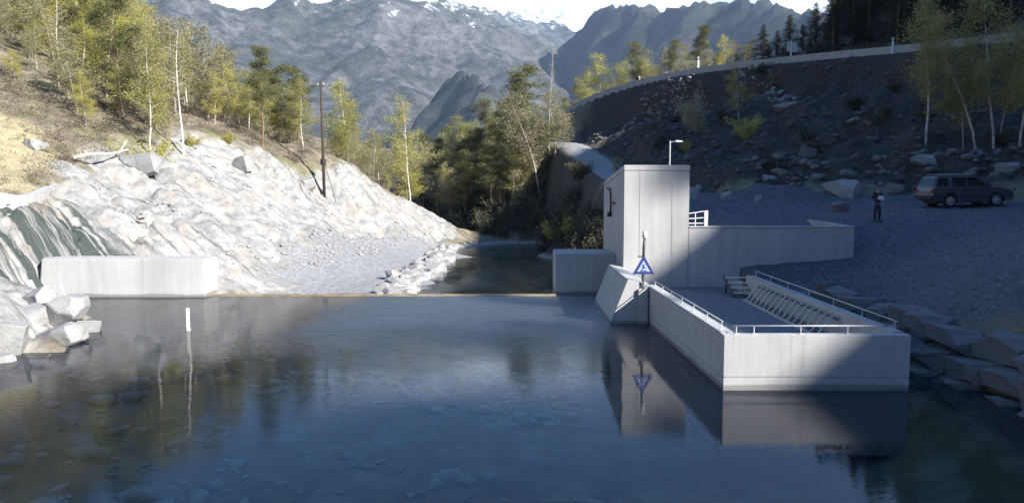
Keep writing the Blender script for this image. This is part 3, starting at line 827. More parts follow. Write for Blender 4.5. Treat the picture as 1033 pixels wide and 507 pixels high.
# handrails on the basin
def handrail(label, pts, posts, h, group="handrails around the basin"):
    o = thing("handrail", label, "handrail", pts[0], 0, group)
    p0 = Vector(pts[0])
    P = [Vector(p) - p0 for p in pts]
    MB().tube([p + Vector((0, 0, h)) for p in P], 0.02, 8).build("rail", M['steel_paint'], o, smooth=True)
    for s in posts:
        seg = s * (len(P) - 1); i = min(int(seg), len(P) - 2); q = P[i].lerp(P[i + 1], seg - i)
        m = MB(); m.tube([q - Vector((0, 0, 0.01)), q + Vector((0, 0, h))], 0.016, 8); m.box(q.x - 0.06, q.x + 0.06, q.y - 0.06, q.y + 0.06, -0.004, 0.012)
        m.build("post", M['steel_paint'], o)
    return o
handrail("pale steel handrail along the front wall of the basin", [(5.95, 21.1, 1.492), (10.3, 21.1, 1.492)], [0.02, 0.13, 0.42, 0.71, 0.985], 0.22)
handrail("pale steel handrail on the left basin wall beside the pond", [(5.80, 21.6, 1.522), (5.58, 30.8, 1.522)], [0.01, 0.17, 0.34, 0.51, 0.68, 0.84, 0.99], 0.22)
handrail("steel handrail on the right basin wall next to the boulders", [(10.56, 21.5, 1.522), (10.56, 34.2, 1.522)], [0.01, 0.17, 0.34, 0.51, 0.68, 0.84, 0.99], 0.24)
# little white gate behind the tower
g = thing("guard_gate", "small white guard frame on the long wall beside the tower", "gate", (8.4, 37.2, 3.56))
MB().box(0.62, 0.78, -0.05, 0.03, 0.0, 0.72).build("gate_post", M['white'], g)
for z0, z1 in ((0.58, 0.70), (0.12, 0.13), (0.34, 0.39)):
    MB().tube([(-0.12, 0, z0), (0.7, 0, z1)], 0.022, 6).build("rail", M['white'], g)
MB().tube([(0.2, 0, 0), (0.2, 0, 0.6)], 0.022, 6).build("upright", M['white'], g)

# trash rack leaning on the right wall
rk = thing("trash_rack", "row of leaning steel bars along the right inner wall of the basin", "rack", (9.6, 24.6, 0.69))
MB().box(-0.05, 0.05, -0.2, 8.0, 0.0, 0.08).build("bottom_rail", M['steel'], rk, 0.01)
MB().box(0.50, 0.56, -0.2, 8.0, 0.60, 0.66).build("top_rail", M['dark_steel'], rk, 0.01)
hoop = MB().tube([(0.0, 0, 0.06), (0.24, 0, 0.36), (0.47, 0, 0.66), (0.54, 0, 0.68)], 0.035, 6).mesh("bar", M['steel'], 0, True)
for i in range(15):
    o = link(bpy.data.objects.new("bar", hoop), rk); o.location = (0, 0.1 + i * 0.54, 0)
# open steel steps
stp = thing("steel_steps", "short dark open steel steps at the far end of the basin floor", "steps", (9.45, 33.6, 0.69))
for i in range(4):
    MB().box(0.0, 1.0, i * 0.42, i * 0.42 + 0.3, 0.16 + i * 0.17, 0.20 + i * 0.17).build("tread", M['steel_paint'], stp)
for x in (0.02, 0.98):
    MB().prism([(x - 0.03, -0.05, 0.0), (x + 0.03, -0.05, 0.0), (x + 0.03, 1.65, 0.62), (x - 0.03, 1.65, 0.62)], [(x - 0.03, -0.05, 0.16), (x + 0.03, -0.05, 0.16), (x + 0.03, 1.65, 0.82), (x - 0.03, 1.65, 0.82)]).build("stringer", M['dark_steel'], stp)
for x in (0.1, 0.9):
    MB().box(x - 0.04, x + 0.04, 1.5, 1.58, 0.0, 0.66).build("leg", M['dark_steel'], stp)

# warning sign on the buttress
sg = thing("warning_sign", "blue-edged triangular warning sign on a post at the basin corner", "sign", (5.15, 30.93, 1.42))
MB().tube([(0, 0, 0), (0, 0, 1.15)], 0.035, 8).build("post", M['dark_steel'], sg)
def tri(s, y, zc, t):
    pts = [(-s / 2, zc - s * 0.289), (s / 2, zc - s * 0.289), (0, zc + s * 0.577)]
    m = MB(); m.prism([(x, y, z) for x, z in pts], [(x, y + t, z) for x, z in pts]); return m
pl = tri(0.86, -0.06, 0.83, 0.02).build("panel", M['sign_blue'], sg, 0.01)
M['sign_pale'] = simple("sign_field_mat", (0.38, 0.45, 0.72), 0.5, 0.0, 0.05)
tri(0.50, -0.066, 0.83, 0.006).build("field", M['sign_pale'], pl)
m = MB()   # a falling figure above a step
m.tube([(-0.06, -0.070, 0.76), (0.0, -0.070, 0.86), (-0.02, -0.070, 0.96)], 0.024, 6); m.tube([(0.0, -0.070, 0.86), (0.08, -0.070, 0.82)], 0.018, 6)
m.tube([(-0.02, -0.070, 0.93), (0.07, -0.070, 0.95)], 0.015, 6); m.tube([(-0.12, -0.070, 0.715), (0.13, -0.070, 0.715)], 0.014, 6)
m.build("symbol", M['sign_blue'], pl)
# lamp post behind it
lp = thing("beacon_post", "slim grey post with a white lamp head behind the triangular sign", "post", (5.25, 31.6, 1.6))
MB().tube([(0, 0, -0.02), (0.02, 0, 1.45), (0.05, 0, 1.75)], [0.06, 0.055, 0.05], 10).build("post", M['dark_steel'], lp, smooth=True)
MB().tube([(0.05, 0, 1.74), (0.055, 0, 1.80), (0.06, 0, 2.0), (0.06, 0, 2.06)], [0.06, 0.10, 0.10, 0.05], 12).build("lamp_head", M['white'], lp, smooth=True)
MB().box(-0.22, 0.0, -0.03, 0.03, 1.0, 1.05).build("arm", M['dark_steel'], lp)
# gauge post in the water
gp = at_px(190, 333, 29.6)
gq = thing("gauge_post", "thin white gauge post standing in the water before the left block", "post", (gp.x, 29.6, -1.2))
MB().box(-0.06, 0.06, -0.02, 0.02, 0.0, 2.06).build("staff", M['white'], gq, 0.005)
MB().box(-0.09, 0.09, 0.021, 0.05, 0.0, 1.3).build("backing", M['steel'], gq)
# lamp on a pole behind the tower
yl = at_px(676, 142, 46.0)
lz = hz(yl.x, 46.0)
q = thing("yard_lamp", "thin grey lamp pole with a short arm rising behind the tower", "lamp post", (yl.x, 46.0, lz))
hh_ = yl.z - lz
MB().tube([(0, 0, -0.2), (0, 0, hh_)], [0.06, 0.04], 8).build("pole", M['steel'], q)
MB().tube([(0, 0, hh_ - 0.1), (0.35, 0, hh_ - 0.02)], 0.025, 6).build("arm", M['steel'], q)
MB().prism([(0.3, -0.1, hh_ - 0.07), (0.72, -0.1, hh_ - 0.07), (0.72, 0.1, hh_ - 0.07), (0.3, 0.1, hh_ - 0.07)], [(0.34, -0.06, hh_ + 0.03), (0.66, -0.06, hh_ + 0.01), (0.66, 0.06, hh_ + 0.01), (0.34, 0.06, hh_ + 0.03)]).build("lamp_head", M['steel'], q)

# utility pole on the rock slope
ub = at_px(327, 187, 75.0); uz = hz(ub.x, 75.0)
up_ = thing("utility_pole", "tall dark wooden pole standing alone on the pale rock slope", "utility pole", (ub.x, 75.0, uz - 0.3))
top = at_px(325, 82, 75.0).z - uz + 0.3
MB().tube([(0, 0, 0), (-0.06, 0, top * 0.5), (-0.14, 0, top)], [0.15, 0.125, 0.10], 10).build("pole", M['wood_dark'], up_, smooth=True)
MB().box(-0.44, 0.18, -0.05, 0.05, top - 0.46, top - 0.37).build("crossarm", M['wood_dark'], up_)
for x in (-0.40, 0.14):
    MB().tube([(x, 0, top - 0.38), (x, 0, top - 0.16)], [0.05, 0.035], 8).build("insulator", M['steel_paint'], up_)
MB().box(-0.34, 0.16, 0.10, 0.34, top * 0.28, top * 0.28 + 0.55).build("switch_box", M['dark_steel'], up_, 0.02)
MB().tube([(-0.05, 0, top * 0.34), (1.2, -0.6, -0.4)], 0.03, 5).build("brace", M['wood_dark'], up_)

# pale edge barrier along the hill road, cast in sections
bar_ = thing("road_barrier", "long pale concrete edge barrier curving along the hill road", "barrier", UP_ROAD[12])
B0 = Vector(UP_ROAD[12]); RP = [Vector(p) for p in UP_ROAD]
def edge_point(i):
    d = (RP[min(i + 1, len(RP) - 1)] - RP[max(i - 1, 0)]); s_ = Vector((d.y, -d.x, 0)).normalized()
    if s_.x > 0: s_ = -s_
    return RP[i] + s_ * 2.75 - B0, s_
M['barrier'] = concrete_mat("barrier_concrete_mat", (0.42, 0.42, 0.42), 50)
for i in range(4, len(RP) - 8):
    (a, na), (b, nb) = edge_point(i), edge_point(i + 1)
    a = a + (b - a) * 0.004; m = MB(); zz = Vector((0, 0, 1))
    m.prism([a - zz * 0.6, b - zz * 0.6, b - nb * 0.45 - zz * 0.6, a - na * 0.45 - zz * 0.6], [a + zz * 0.62 - na * 0.1, b + zz * 0.62 - nb * 0.1, b - nb * 0.35 + zz * 0.62, a - na * 0.35 + zz * 0.62])
    m.build("section", M['barrier'], bar_)

# edge posts and a sign on the hill road
def edge_post(px, Y, h, label, arm=False):
    d, rz = line_dist(UP_ROAD, np.array([at_px(px, 90, Y).x]), np.array([Y]))
    X = at_px(px, 90, Y).x; z = max(hz(X, Y), 0)
    o = thing("edge_post", label, "road post", (X, Y, z - 0.1), 0, "edge posts along the hill road")
    MB().prism([(-0.10, -0.06, 0), (0.10, -0.06, 0), (0.10, 0.06, 0), (-0.10, 0.06, 0)], [(-0.08, -0.05, h), (0.08, -0.05, h - 0.06), (0.08, 0.05, h - 0.06), (-0.08, 0.05, h)]).build("post", M['white'], o)
    MB().box(-0.06, 0.06, -0.072, -0.058, h - 0.38, h - 0.2).build("reflector", M['dark_steel'], o)
edge_post(604, 121, 1.3, "leftmost small white post on the far hill road")
edge_post(645, 111, 1.5, "white edge post of the hill road before the pines")
edge_post(704, 99.5, 2.2, "tall white edge post on the hill road above the pale bush")
edge_post(899, 77.5, 1.6, "rightmost white post on the hill road left of the birches")
sX = at_px(798, 70, 88.0)
o = thing("road_sign", "pale double-panel road sign beside the hill road in front of dark spruces", "road sign", (sX.x, 88.0, hz(sX.x, 88.0) - 0.1))
MB().tube([(-0.06, 0, 0), (-0.06, 0, 2.5)], 0.08, 8).build("post", M['white'], o)
MB().box(-0.55, 0.03, -0.06, -0.02, 1.35, 2.45).build("panel", M['steel_paint'], o, 0.01)
MB().box(0.06, 0.6, -0.06, -0.02, 1.3, 2.3).build("panel", M['steel_paint'], o, 0.01)

# ------------------------------------------------------------------ boulders
def ico(sub):
    bm = bmesh.new(); bmesh.ops.create_icosphere(bm, subdivisions=sub, radius=1.0)
    V = np.array([v.co[:] for v in bm.verts]); F = np.array([[v.index for v in f.verts] for f in bm.faces]); bm.free()
    return V / np.linalg.norm(V, axis=1)[:, None], F
_ICO = {s: ico(s) for s in (1, 2, 3, 4)}
def rock_shape(seed, sub=3, planes=9, dims=(1, 1, 1), rough=0.03):
    r = np.random.default_rng(seed); D, F = _ICO[sub]
    N = r.normal(size=(planes, 3)); N[:6] = np.concatenate([np.eye(3), -np.eye(3)]) + r.normal(size=(6, 3)) * 0.22
    N /= np.linalg.norm(N, axis=1)[:, None]
    C = r.uniform(0.82, 1.0, planes); C[:6] = r.uniform(0.55, 0.80, 6)
    dn = D @ N.T
    rad = np.min(np.where(dn > 0.05, C[None] / np.maximum(dn, 0.05), 9), axis=1)
    rad = rad * (1 + rough * vnoise(D[:, 0] * 3 + seed, D[:, 1] * 3 + D[:, 2] * 2.3, seed) + 0.5 * rough * vnoise(D[:, 0] * 8, D[:, 1] * 8 + D[:, 2] * 7, seed + 1))
    return D * rad[:, None] * np.array(dims), F
def rock_mesh(seed, mat, sub=3, **kw):
    """an angular quarry block: a box split by a few random planes"""
    r = random.Random(seed); bm = bmesh.new(); bmesh.ops.create_cube(bm, size=1.7)
    for v in bm.verts:
        v.co *= r.uniform(0.86, 1.08)
    for k in range(9):
        nrm = Vector((r.gauss(0, 1), r.gauss(0, 1), r.gauss(0, 0.8))).normalized()
        g = bmesh.ops.bisect_plane(bm, geom=bm.verts[:] + bm.edges[:] + bm.faces[:], plane_co=nrm * r.uniform(0.76, 1.02), plane_no=nrm, clear_outer=True)
        es = [e for e in g['geom_cut'] if isinstance(e, bmesh.types.BMEdge)]
        if es:
            bmesh.ops.holes_fill(bm, edges=es)
    bmesh.ops.recalc_face_normals(bm, faces=bm.faces)
    bmesh.ops.bevel(bm, geom=bm.edges[:], offset=0.035, segments=1, affect='EDGES', clamp_overlap=True)
    if sub >= 3:      # a little roughness on the faces
        bmesh.ops.triangulate(bm, faces=bm.faces)
        bmesh.ops.subdivide_edges(bm, edges=bm.edges[:], cuts=2 if sub == 4 else 1, use_grid_fill=True)
        for v in bm.verts:
            q = v.co * 2.2
            f = float(vnoise(np.array([q.x + seed]), np.array([q.y + 1.7 * q.z]), seed)[0]) + 0.5 * float(vnoise(np.array([q.x * 2.3]), np.array([q.y * 2.3 - 2.9 * q.z]), seed + 1)[0])
            v.co *= 1 + 0.035 * f
    me = bpy.data.meshes.new("boulder"); bm.to_mesh(me); bm.free(); me.materials.append(M[mat]); return me
M['scree_stone'] = rock_mat("scree_stone_mat", (0.13, 0.128, 0.13))
BLD = [rock_mesh(300 + i, 'boulder', 4) for i in range(6)]
BLDD = [rock_mesh(320 + i, 'boulder_dark', 3) for i in range(7)]
BLDS = [rock_mesh(340 + i, 'boulder', 2) for i in range(6)]

def boulder(me, x, y, z, s, rot=None, parent=None, name="boulder", rnd=random):
    o = bpy.data.objects.new(name, me); link(o, parent)
    o.location = (x, y, z); o.scale = s if hasattr(s, '__len__') else (s, s, s)
    o.rotation_euler = rot if rot else (rnd.uniform(-0.3, 0.3), rnd.uniform(-0.3, 0.3), rnd.uniform(0, 6.28))
    return o
# big pale slabs on the near left shore (px, py of the middle, distance, half sizes)
SL = [("long pale slab of rock nearest the left end of the concrete block", 64, 312, 30.0, (1.35, 0.8, 0.62), (0.10, -0.45, -0.5)),
      ("rounded white boulder at the tip of the left shore by the water", 88, 322, 29.6, (0.50, 0.45, 0.40), (0.2, 0.1, 0.4)),
      ("white slab leaning into the water below the long slab", 60, 340, 27.4, (1.15, 0.6, 0.5), (0.2, -0.35, -0.3)),
      ("tilted pale slab behind the shore slabs under the dark rock", 42, 302, 31.2, (1.0, 0.7, 0.45), (0.0, -0.4, -0.6)),
      ("large white boulder cut by the left edge of the picture", 6, 338, 25.6, (0.75, 0.6, 0.68), (0.1, 0.2, 0.3)),
      ("cream boulder at the waterline near the left edge", 30, 358, 25.0, (0.78, 0.5, 0.36), (0.1, -0.2, 0.2)),
      ("small white stone at the lower left corner of the shore", 4, 363, 24.4, (0.40, 0.35, 0.30), (0, 0, 0.6)),
      ("pale flat rock between the large white boulder and the slabs", 26, 322, 28.4, (0.7, 0.55, 0.4), (0.1, -0.3, 0.9))]
for i, (lab, px, py, Y, s, rot) in enumerate(SL):
    p = at_px(px, py, Y)
    tag(boulder(BLD[i % 6], p.x, Y, min(p.z, hz(p.x, Y) + s[2] * 0.75), s, rot), lab, "boulder", "pale boulders on the left shore")
# blocks on the rock slope
rs = random.Random(4)
for lab, px, py, Y, s in (("big tan tilted block lying above the white rock face", 145, 148, 57, (1.5, 1.2, 1.0)), ("grey rock with a dark hollow beside the fallen trunk", 36, 128, 53, (0.8, 0.7, 0.5)),
                          ("pale block beside the tan tilted block", 166, 157, 57, (0.9, 0.8, 0.7)), ("pale block on the upper edge of the rock face under the trees", 245, 163, 66, (1.1, 1.0, 0.8)),
                          ("pale rock at the foot of the wooden pole", 310, 182, 74, (1.0, 0.9, 0.7))):
    p = at_px(px, py, Y); tag(boulder(BLD[rs.randrange(6)], p.x, Y, hz(p.x, Y) + s[2] * 0.25, s, None, None, "boulder", rs), lab, "boulder")
# riprap along the left river bank
rip = thing("bank_revetment", "row of pale quarry stones lining the left bank of the river", "stone bank", (-6.5, 48, -1.2))
for row, (off, dz, sz, n_) in enumerate(((0.0, -0.05, 0.62, 50), (-0.7, 0.3, 0.5, 44), (-1.4, 0.42, 0.4, 34))):
    for i in range(n_):
        Y = 44.5 + 49 * (i + rs.uniform(-0.3, 0.3)) / n_
        X = -6.15 + 0.35 * math.sin(Y * 0.21) + off - max(0, Y - 84) * 0.16 + rs.uniform(-0.25, 0.25)
        s = sz * rs.uniform(0.7, 1.25)
        boulder(BLDS[rs.randrange(6)], X + 6.5, Y - 48, dz + rs.uniform(-0.15, 0.15) + 0.05, (s * 1.1, s, s * 0.72), None, rip, "stone", rs)
# dark boulder wall on the right of the basin
bw = thing("boulder_wall", "stacked dark quarry boulders lining the shore right of the basin", "stone wall", (12.6, 25, 0))
def wall_x(Y):
    return 12.15 + max(0, 25 - Y) * 0.085 + 0.1 * math.sin(Y)
for row in range(3):
    Y = 16.0 + row * 0.5
    while Y < 35:
        L = rs.uniform(0.62, 1.05)
        Y += L
        z = (-0.30, 0.40, 1.02)[row]; xo = (0.05, 0.42, 0.95)[row]
        if row == 2 and Y > 33: break
        boulder(BLDD[rs.randrange(7)], wall_x(Y) + xo - 12.6 + rs.uniform(-0.12, 0.12), Y - 25, z + rs.uniform(-0.08, 0.08), (0.62 * rs.uniform(0.85, 1.15), L * 1.15, 0.44 * rs.uniform(0.85, 1.15)),
                (rs.uniform(-0.1, 0.1), rs.uniform(-0.15, 0.08), rs.uniform(-0.15, 0.15)), bw, "stone", rs)
        Y += L * 0.9
# single rocks round the yard and on the dark slope
for lab, px, py, Y, s, k in (("large pale grey boulder at the foot of the dark slope behind the person", 851, 187, 54.5, (1.35, 1.0, 0.8), 0), ("dark rounded boulder on the yard behind the end of the long wall", 848, 214, 45.5, (0.52, 0.45, 0.50), 1),
                             ("pointed pale stone standing just right of the tower top", 698, 192, 55, (0.35, 0.3, 0.75), 0), ("pale stone on the track edge above the small gate", 733, 196, 55, (0.42, 0.4, 0.45), 0),
                             ("small upright stone on the yard edge behind the long wall", 766, 198, 54, (0.34, 0.3, 0.42), 0), ("small white stone on the dark slope right of the tower", 705, 173, 62, (0.35, 0.3, 0.45), 0),
                             ("grey rock lying on the slope below the lone pine sapling", 778, 180, 60, (0.75, 0.5, 0.32), 0), ("flat pale rock halfway up the dark slope below the sign", 795, 98, 80, (1.6, 0.8, 0.4), 0),
                             ("pale rock on the dark slope left of the birch trunks", 862, 128, 70, (1.0, 0.7, 0.4), 0), ("reddish grey block on the dark slope above the long wall", 815, 150, 64, (1.0, 0.8, 0.6), 1),
                             ("grey rock on the slope foot beyond the parked car bonnet", 1016, 176, 54, (0.8, 0.6, 0.5), 0), ("grey block at the slope foot between the person and the car", 905, 180, 53, (0.8, 0.7, 0.5), 1), ("low grey rock beside the rear of the car on the slope foot", 930, 160, 57, (0.9, 0.7, 0.5), 0),
                             ("pale angular rock at the water's edge left of the abutment", 596, 236, 52, (0.9, 0.7, 0.6), 0)):
    p = at_px(px, py, Y); tag(boulder((BLD if k == 0 else BLDD)[rs.randrange(6)], p.x, Y, hz(p.x, Y) + s[2] * 0.3, s, None, None, "boulder", rs), lab, "boulder")

# loose stones: nobody could count them
def stone_field(name, label, n_, xs, ys, keep, smin, smax, mat, seed):
    r = np.random.default_rng(seed)
    X = r.uniform(*xs, n_); Y = r.uniform(*ys, n_); m = keep(X, Y); X = X[m]; Y = Y[m]; Z = height(X, Y)
    ok = Z > -0.05; X = X[ok]; Y = Y[ok]; Z = Z[ok]
    S = smin + (smax - smin) * r.random(len(X)) ** 3
    shapes = [rock_shape(seed * 7 + i, 1, 8, (1, 1, 0.75)) for i in range(6)]
    nv, nf = len(shapes[0][0]), len(shapes[0][1])
    V = np.empty((len(X), nv, 3)); ang = r.uniform(0, 6.28, len(X))
    F = np.empty((len(X), nf, 3), int)
    for i in range(6):
        sel = np.arange(len(X)) % 6 == i
        b = shapes[i][0]; c = np.cos(ang[sel])[:, None]; s = np.sin(ang[sel])[:, None]
        V[sel, :, 0] = (b[None, :, 0] * c - b[None, :, 1] * s) * S[sel][:, None] + X[sel][:, None]
        V[sel, :, 1] = (b[None, :, 0] * s + b[None, :, 1] * c) * S[sel][:, None] + Y[sel][:, None]
        V[sel, :, 2] = b[None, :, 2] * S[sel][:, None] + Z[sel][:, None] + 0.2 * S[sel][:, None]
        F[sel] = shapes[i][1][None] + (np.arange(len(X))[sel] * nv)[:, None, None]
    return stuff(link(bpy.data.objects.new(name, fast_mesh(name, V.reshape(-1, 3), F.reshape(-1, 3), M[mat]))), label, "stones")
stone_field("loose_gravel", "loose grey stones scattered over the gravel yard", 9000, (10, 40), (16, 60), lambda x, y: (poly_sd(GRAVEL_POLY, x, y) > 0.2) & ((x > 16.4) | (y < 36.5) | (y > 38)) & ~((x > 10.2) & (x < 13.6) & (y < 34)), 0.02, 0.10, 'gravel_stone', 11)
stone_field("loose_scree", "loose blocks scattered over the dark slope below the hill road", 7000, (8, 55), (50, 120), lambda x, y: (poly_sd(SCREE_POLY, x, y) > -1) & (line_dist(UP_ROAD, x, y)[0] > 3.0) & (line_dist(TRACK, x, y)[0] > 2.4), 0.05, 0.42, 'scree_stone', 12)
stone_field("loose_bar_stones", "loose pale stones on the gravel bar and the rock slope", 5200, (-30, -6), (40, 98), lambda x, y: (poly_sd(BAR_POLY, x, y) > -1) | ((poly_sd(ROCK_POLY, x, y) > 0) & (vnoise(x * 0.3, y * 0.3, 9) > 0.45)), 0.03, 0.24, 'boulder', 13)

def strip(px_pts, hw):
    P = [tuple(ray_hit(*p, 50.0)) for p in px_pts]
    return lambda x, y: line_dist(P, x, y)[0] + 0.5 * vnoise(x * 0.8, y * 0.8, 5) < hw
stone_field("pale_rubble", "streak of pale rubble running down the dark slope left of the sapling", 14000, (10, 30), (60, 115), strip([(634, 126), (655, 112), (692, 94)], 0.9), 0.10, 0.40, 'boulder', 16)
stone_field("pale_rubble", "streak of pale rubble on the dark slope below the road sign", 14000, (15, 45), (55, 100), strip([(748, 78), (770, 92), (800, 104)], 0.8), 0.10, 0.40, 'boulder', 17)
stone_field("slope_foot_rubble", "heap of broken grey rock along the foot of the dark slope", 2600, (12, 48), (48, 66), strip([(735, 160), (790, 176), (850, 176), (900, 165), (960, 158), (1030, 172)], 1.9), 0.07, 0.55, 'gravel_stone', 18)
# stones lying on the pond bed
def bed_stones():
    r = np.random.default_rng(15); n_ = 1300
    X = r.uniform(-16, 6, n_); Y = r.uniform(12, 38, n_); Z = height(X, Y); ok = (Z < -0.25) & (vnoise(X * 0.22, Y * 0.22, 19) > -0.1); X, Y, Z = X[ok], Y[ok], Z[ok]
    S = 0.07 + 0.40 * r.random(len(X)) ** 3.0; VV = []; FF = []; b = 0
    for i in range(len(X)):
        V, F = rock_shape(500 + i % 9, 2, 9, (1, 1, 0.5)); a = r.uniform(0, 6.28)
        VV.append(np.stack([V[:, 0] * math.cos(a) - V[:, 1] * math.sin(a), V[:, 0] * math.sin(a) + V[:, 1] * math.cos(a), V[:, 2]], 1) * S[i] + np.array([X[i], Y[i], Z[i] + 0.12 * S[i]])); FF.append(F + b); b += len(V)
    n = NT("bed_stone_mat"); v = n.geo(); a = n.noise(v, 0.9, 4)
    m_ = n.done(n.ramp(a, [(0.3, (0.16, 0.155, 0.09)), (0.7, (0.44, 0.44, 0.34))]), 0.8)
    stuff(link(bpy.data.objects.new("bed_stones", fast_mesh("bed_stones", np.concatenate(VV), np.concatenate(FF), m_, smooth=True))), "rounded stones showing on the bed of the pond", "stones")
bed_stones()

# ------------------------------------------------------------------ trees
def leaf_mat(name, stops, trans=0.3):
    n = NT(name)
    oi = n.n("ShaderNodeObjectInfo")
    f = n.math('ADD', n.math('MULTIPLY', n.attr("v"), 0.65), n.math('MULTIPLY', oi.outputs["Random"], 0.35))
    c = n.ramp(f, stops)
    n.l(c, n.b.inputs["Base Color"]); n.b.inputs["Roughness"].default_value = 0.7
    n.b.inputs["Specular IOR Level"].default_value = 0.2
    tr = n.n("ShaderNodeBsdfTranslucent"); n.l(c, tr.inputs[0])
    mx = n.n("ShaderNodeMixShader"); mx.inputs[0].default_value = trans
    n.l(n.b.outputs[0], mx.inputs[1]); n.l(tr.outputs[0], mx.inputs[2]); n.l(mx.outputs[0], n.out.inputs["Surface"])
    return n.m
M['leaf_birch'] = leaf_mat("birch_leaf_mat", [(0.1, (0.24, 0.24, 0.07)), (0.5, (0.41, 0.39, 0.14)), (0.9, (0.56, 0.52, 0.25))], 0.45)
M['leaf_yellow'] = leaf_mat("spring_leaf_mat", [(0.1, (0.32, 0.31, 0.06)), (0.5, (0.49, 0.46, 0.12)), (0.9, (0.62, 0.57, 0.22))], 0.45)
M['leaf_grey'] = leaf_mat("twig_bud_mat", [(0.1, (0.17, 0.155, 0.09)), (0.5, (0.31, 0.29, 0.17)), (0.9, (0.44, 0.42, 0.27))], 0.35)
M['needle_pine'] = leaf_mat("pine_needle_mat", [(0.1, (0.06, 0.07, 0.03)), (0.5, (0.13, 0.14, 0.06)), (0.9, (0.23, 0.22, 0.10))], 0.2)
M['needle_spruce'] = leaf_mat("spruce_needle_mat", [(0.1, (0.012, 0.02, 0.012)), (0.5, (0.028, 0.042, 0.022)), (0.9, (0.05, 0.065, 0.032))], 0.06)
M['twig'] = leaf_mat("twig_mat", [(0.1, (0.07, 0.05, 0.042)), (0.5, (0.15, 0.115, 0.095)), (0.9, (0.24, 0.20, 0.16))], 0.1)
M['dark_shrub'] = leaf_mat("dark_shrub_mat", [(0.1, (0.025, 0.026, 0.016)), (0.5, (0.06, 0.06, 0.036)), (0.9, (0.12, 0.11, 0.065))], 0.12)
M['heath'] = leaf_mat("heath_mat", [(0.1, (0.06, 0.06, 0.03)), (0.5, (0.13, 0.12, 0.06)), (0.9, (0.22, 0.20, 0.10))], 0.15)
def bark(name, a, b, sc, rot=0.5):
    n = NT(name); v = n.coord("Object", (1, 1, 0.35)); f = n.noise(v, sc, 5, 0.7)
    return n.done(n.ramp(f, [(0.36, a), (0.5, b)]), 0.9, n.bump(f, 0.5, 0.03))
M['bark_birch'] = bark("birch_bark_mat", (0.16, 0.145, 0.13), (0.56, 0.53, 0.48), 5)
M['bark_pine'] = bark("pine_bark_mat", (0.10, 0.065, 0.045), (0.25, 0.17, 0.115), 6)
M['bark_grey'] = bark("grey_bark_mat", (0.13, 0.115, 0.10), (0.34, 0.31, 0.27), 6)
M['bark_white'] = bark("bleached_bark_mat", (0.38, 0.35, 0.31), (0.68, 0.65, 0.60), 5)

def quads(P, size, r, flat=0.0, aspect=1.0):
    """leaf faces at points P"""
    n_ = len(P)
    a = r.normal(size=(n_, 3)); a[:, 2] *= (1 - flat); a /= np.linalg.norm(a, axis=1)[:, None]
    b = r.normal(size=(n_, 3)); b -= a * np.sum(a * b, 1)[:, None]; b /= np.linalg.norm(b, axis=1)[:, None]
    s = (size * r.uniform(0.6, 1.3, n_))[:, None]
    a = a * s; b = b * s * aspect
    V = np.stack([P - a, P - b * 0.5, P + a, P + b * 0.5], 1).reshape(-1, 3)
    return V, np.arange(n_ * 4).reshape(-1, 4)

class Tree:
    def __init__(s, seed):
        s.r = np.random.default_rng(seed); s.wood = MB(); s.L = []
    def limb(s, p, d, length, r0, curve=0.25, up=0.0, seg=4, sides=5, tip=0.25):
        p = np.array(p, float); d = np.array(d, float); d /= np.linalg.norm(d); pts = [p.copy()]
        for i in range(seg):
            d = d + s.r.normal(size=3) * curve / seg + np.array([0, 0, up / seg]); d /= np.linalg.norm(d)
            p = p + d * length / seg; pts.append(p.copy())
        s.wood.tube(pts, [r0 * (1 - (1 - tip) * i / seg) for i in range(seg + 1)], sides, cap=False)
        return pts
    def leaves(s, pts, n_, spread):
        pts = np.array(pts); t = s.r.uniform(0, len(pts) - 1.001, n_); i = t.astype(int); f = (t - i)[:, None]
        s.L.append(pts[i] * (1 - f) + pts[i + 1] * f + s.r.normal(size=(n_, 3)) * spread)
    def proto(s, bark_m, leaf_m, size, flat=0.0, aspect=1.0):
        wood = s.wood.mesh("trunk", M[bark_m], 0, True)
        if not s.L:
            return wood, None
        P = np.concatenate(s.L); V, F = quads(P, size, s.r, flat, aspect)
        c = fast_mesh("crown", V, F, M[leaf_m], face_attr=s.r.random(len(F)))
        return wood, c

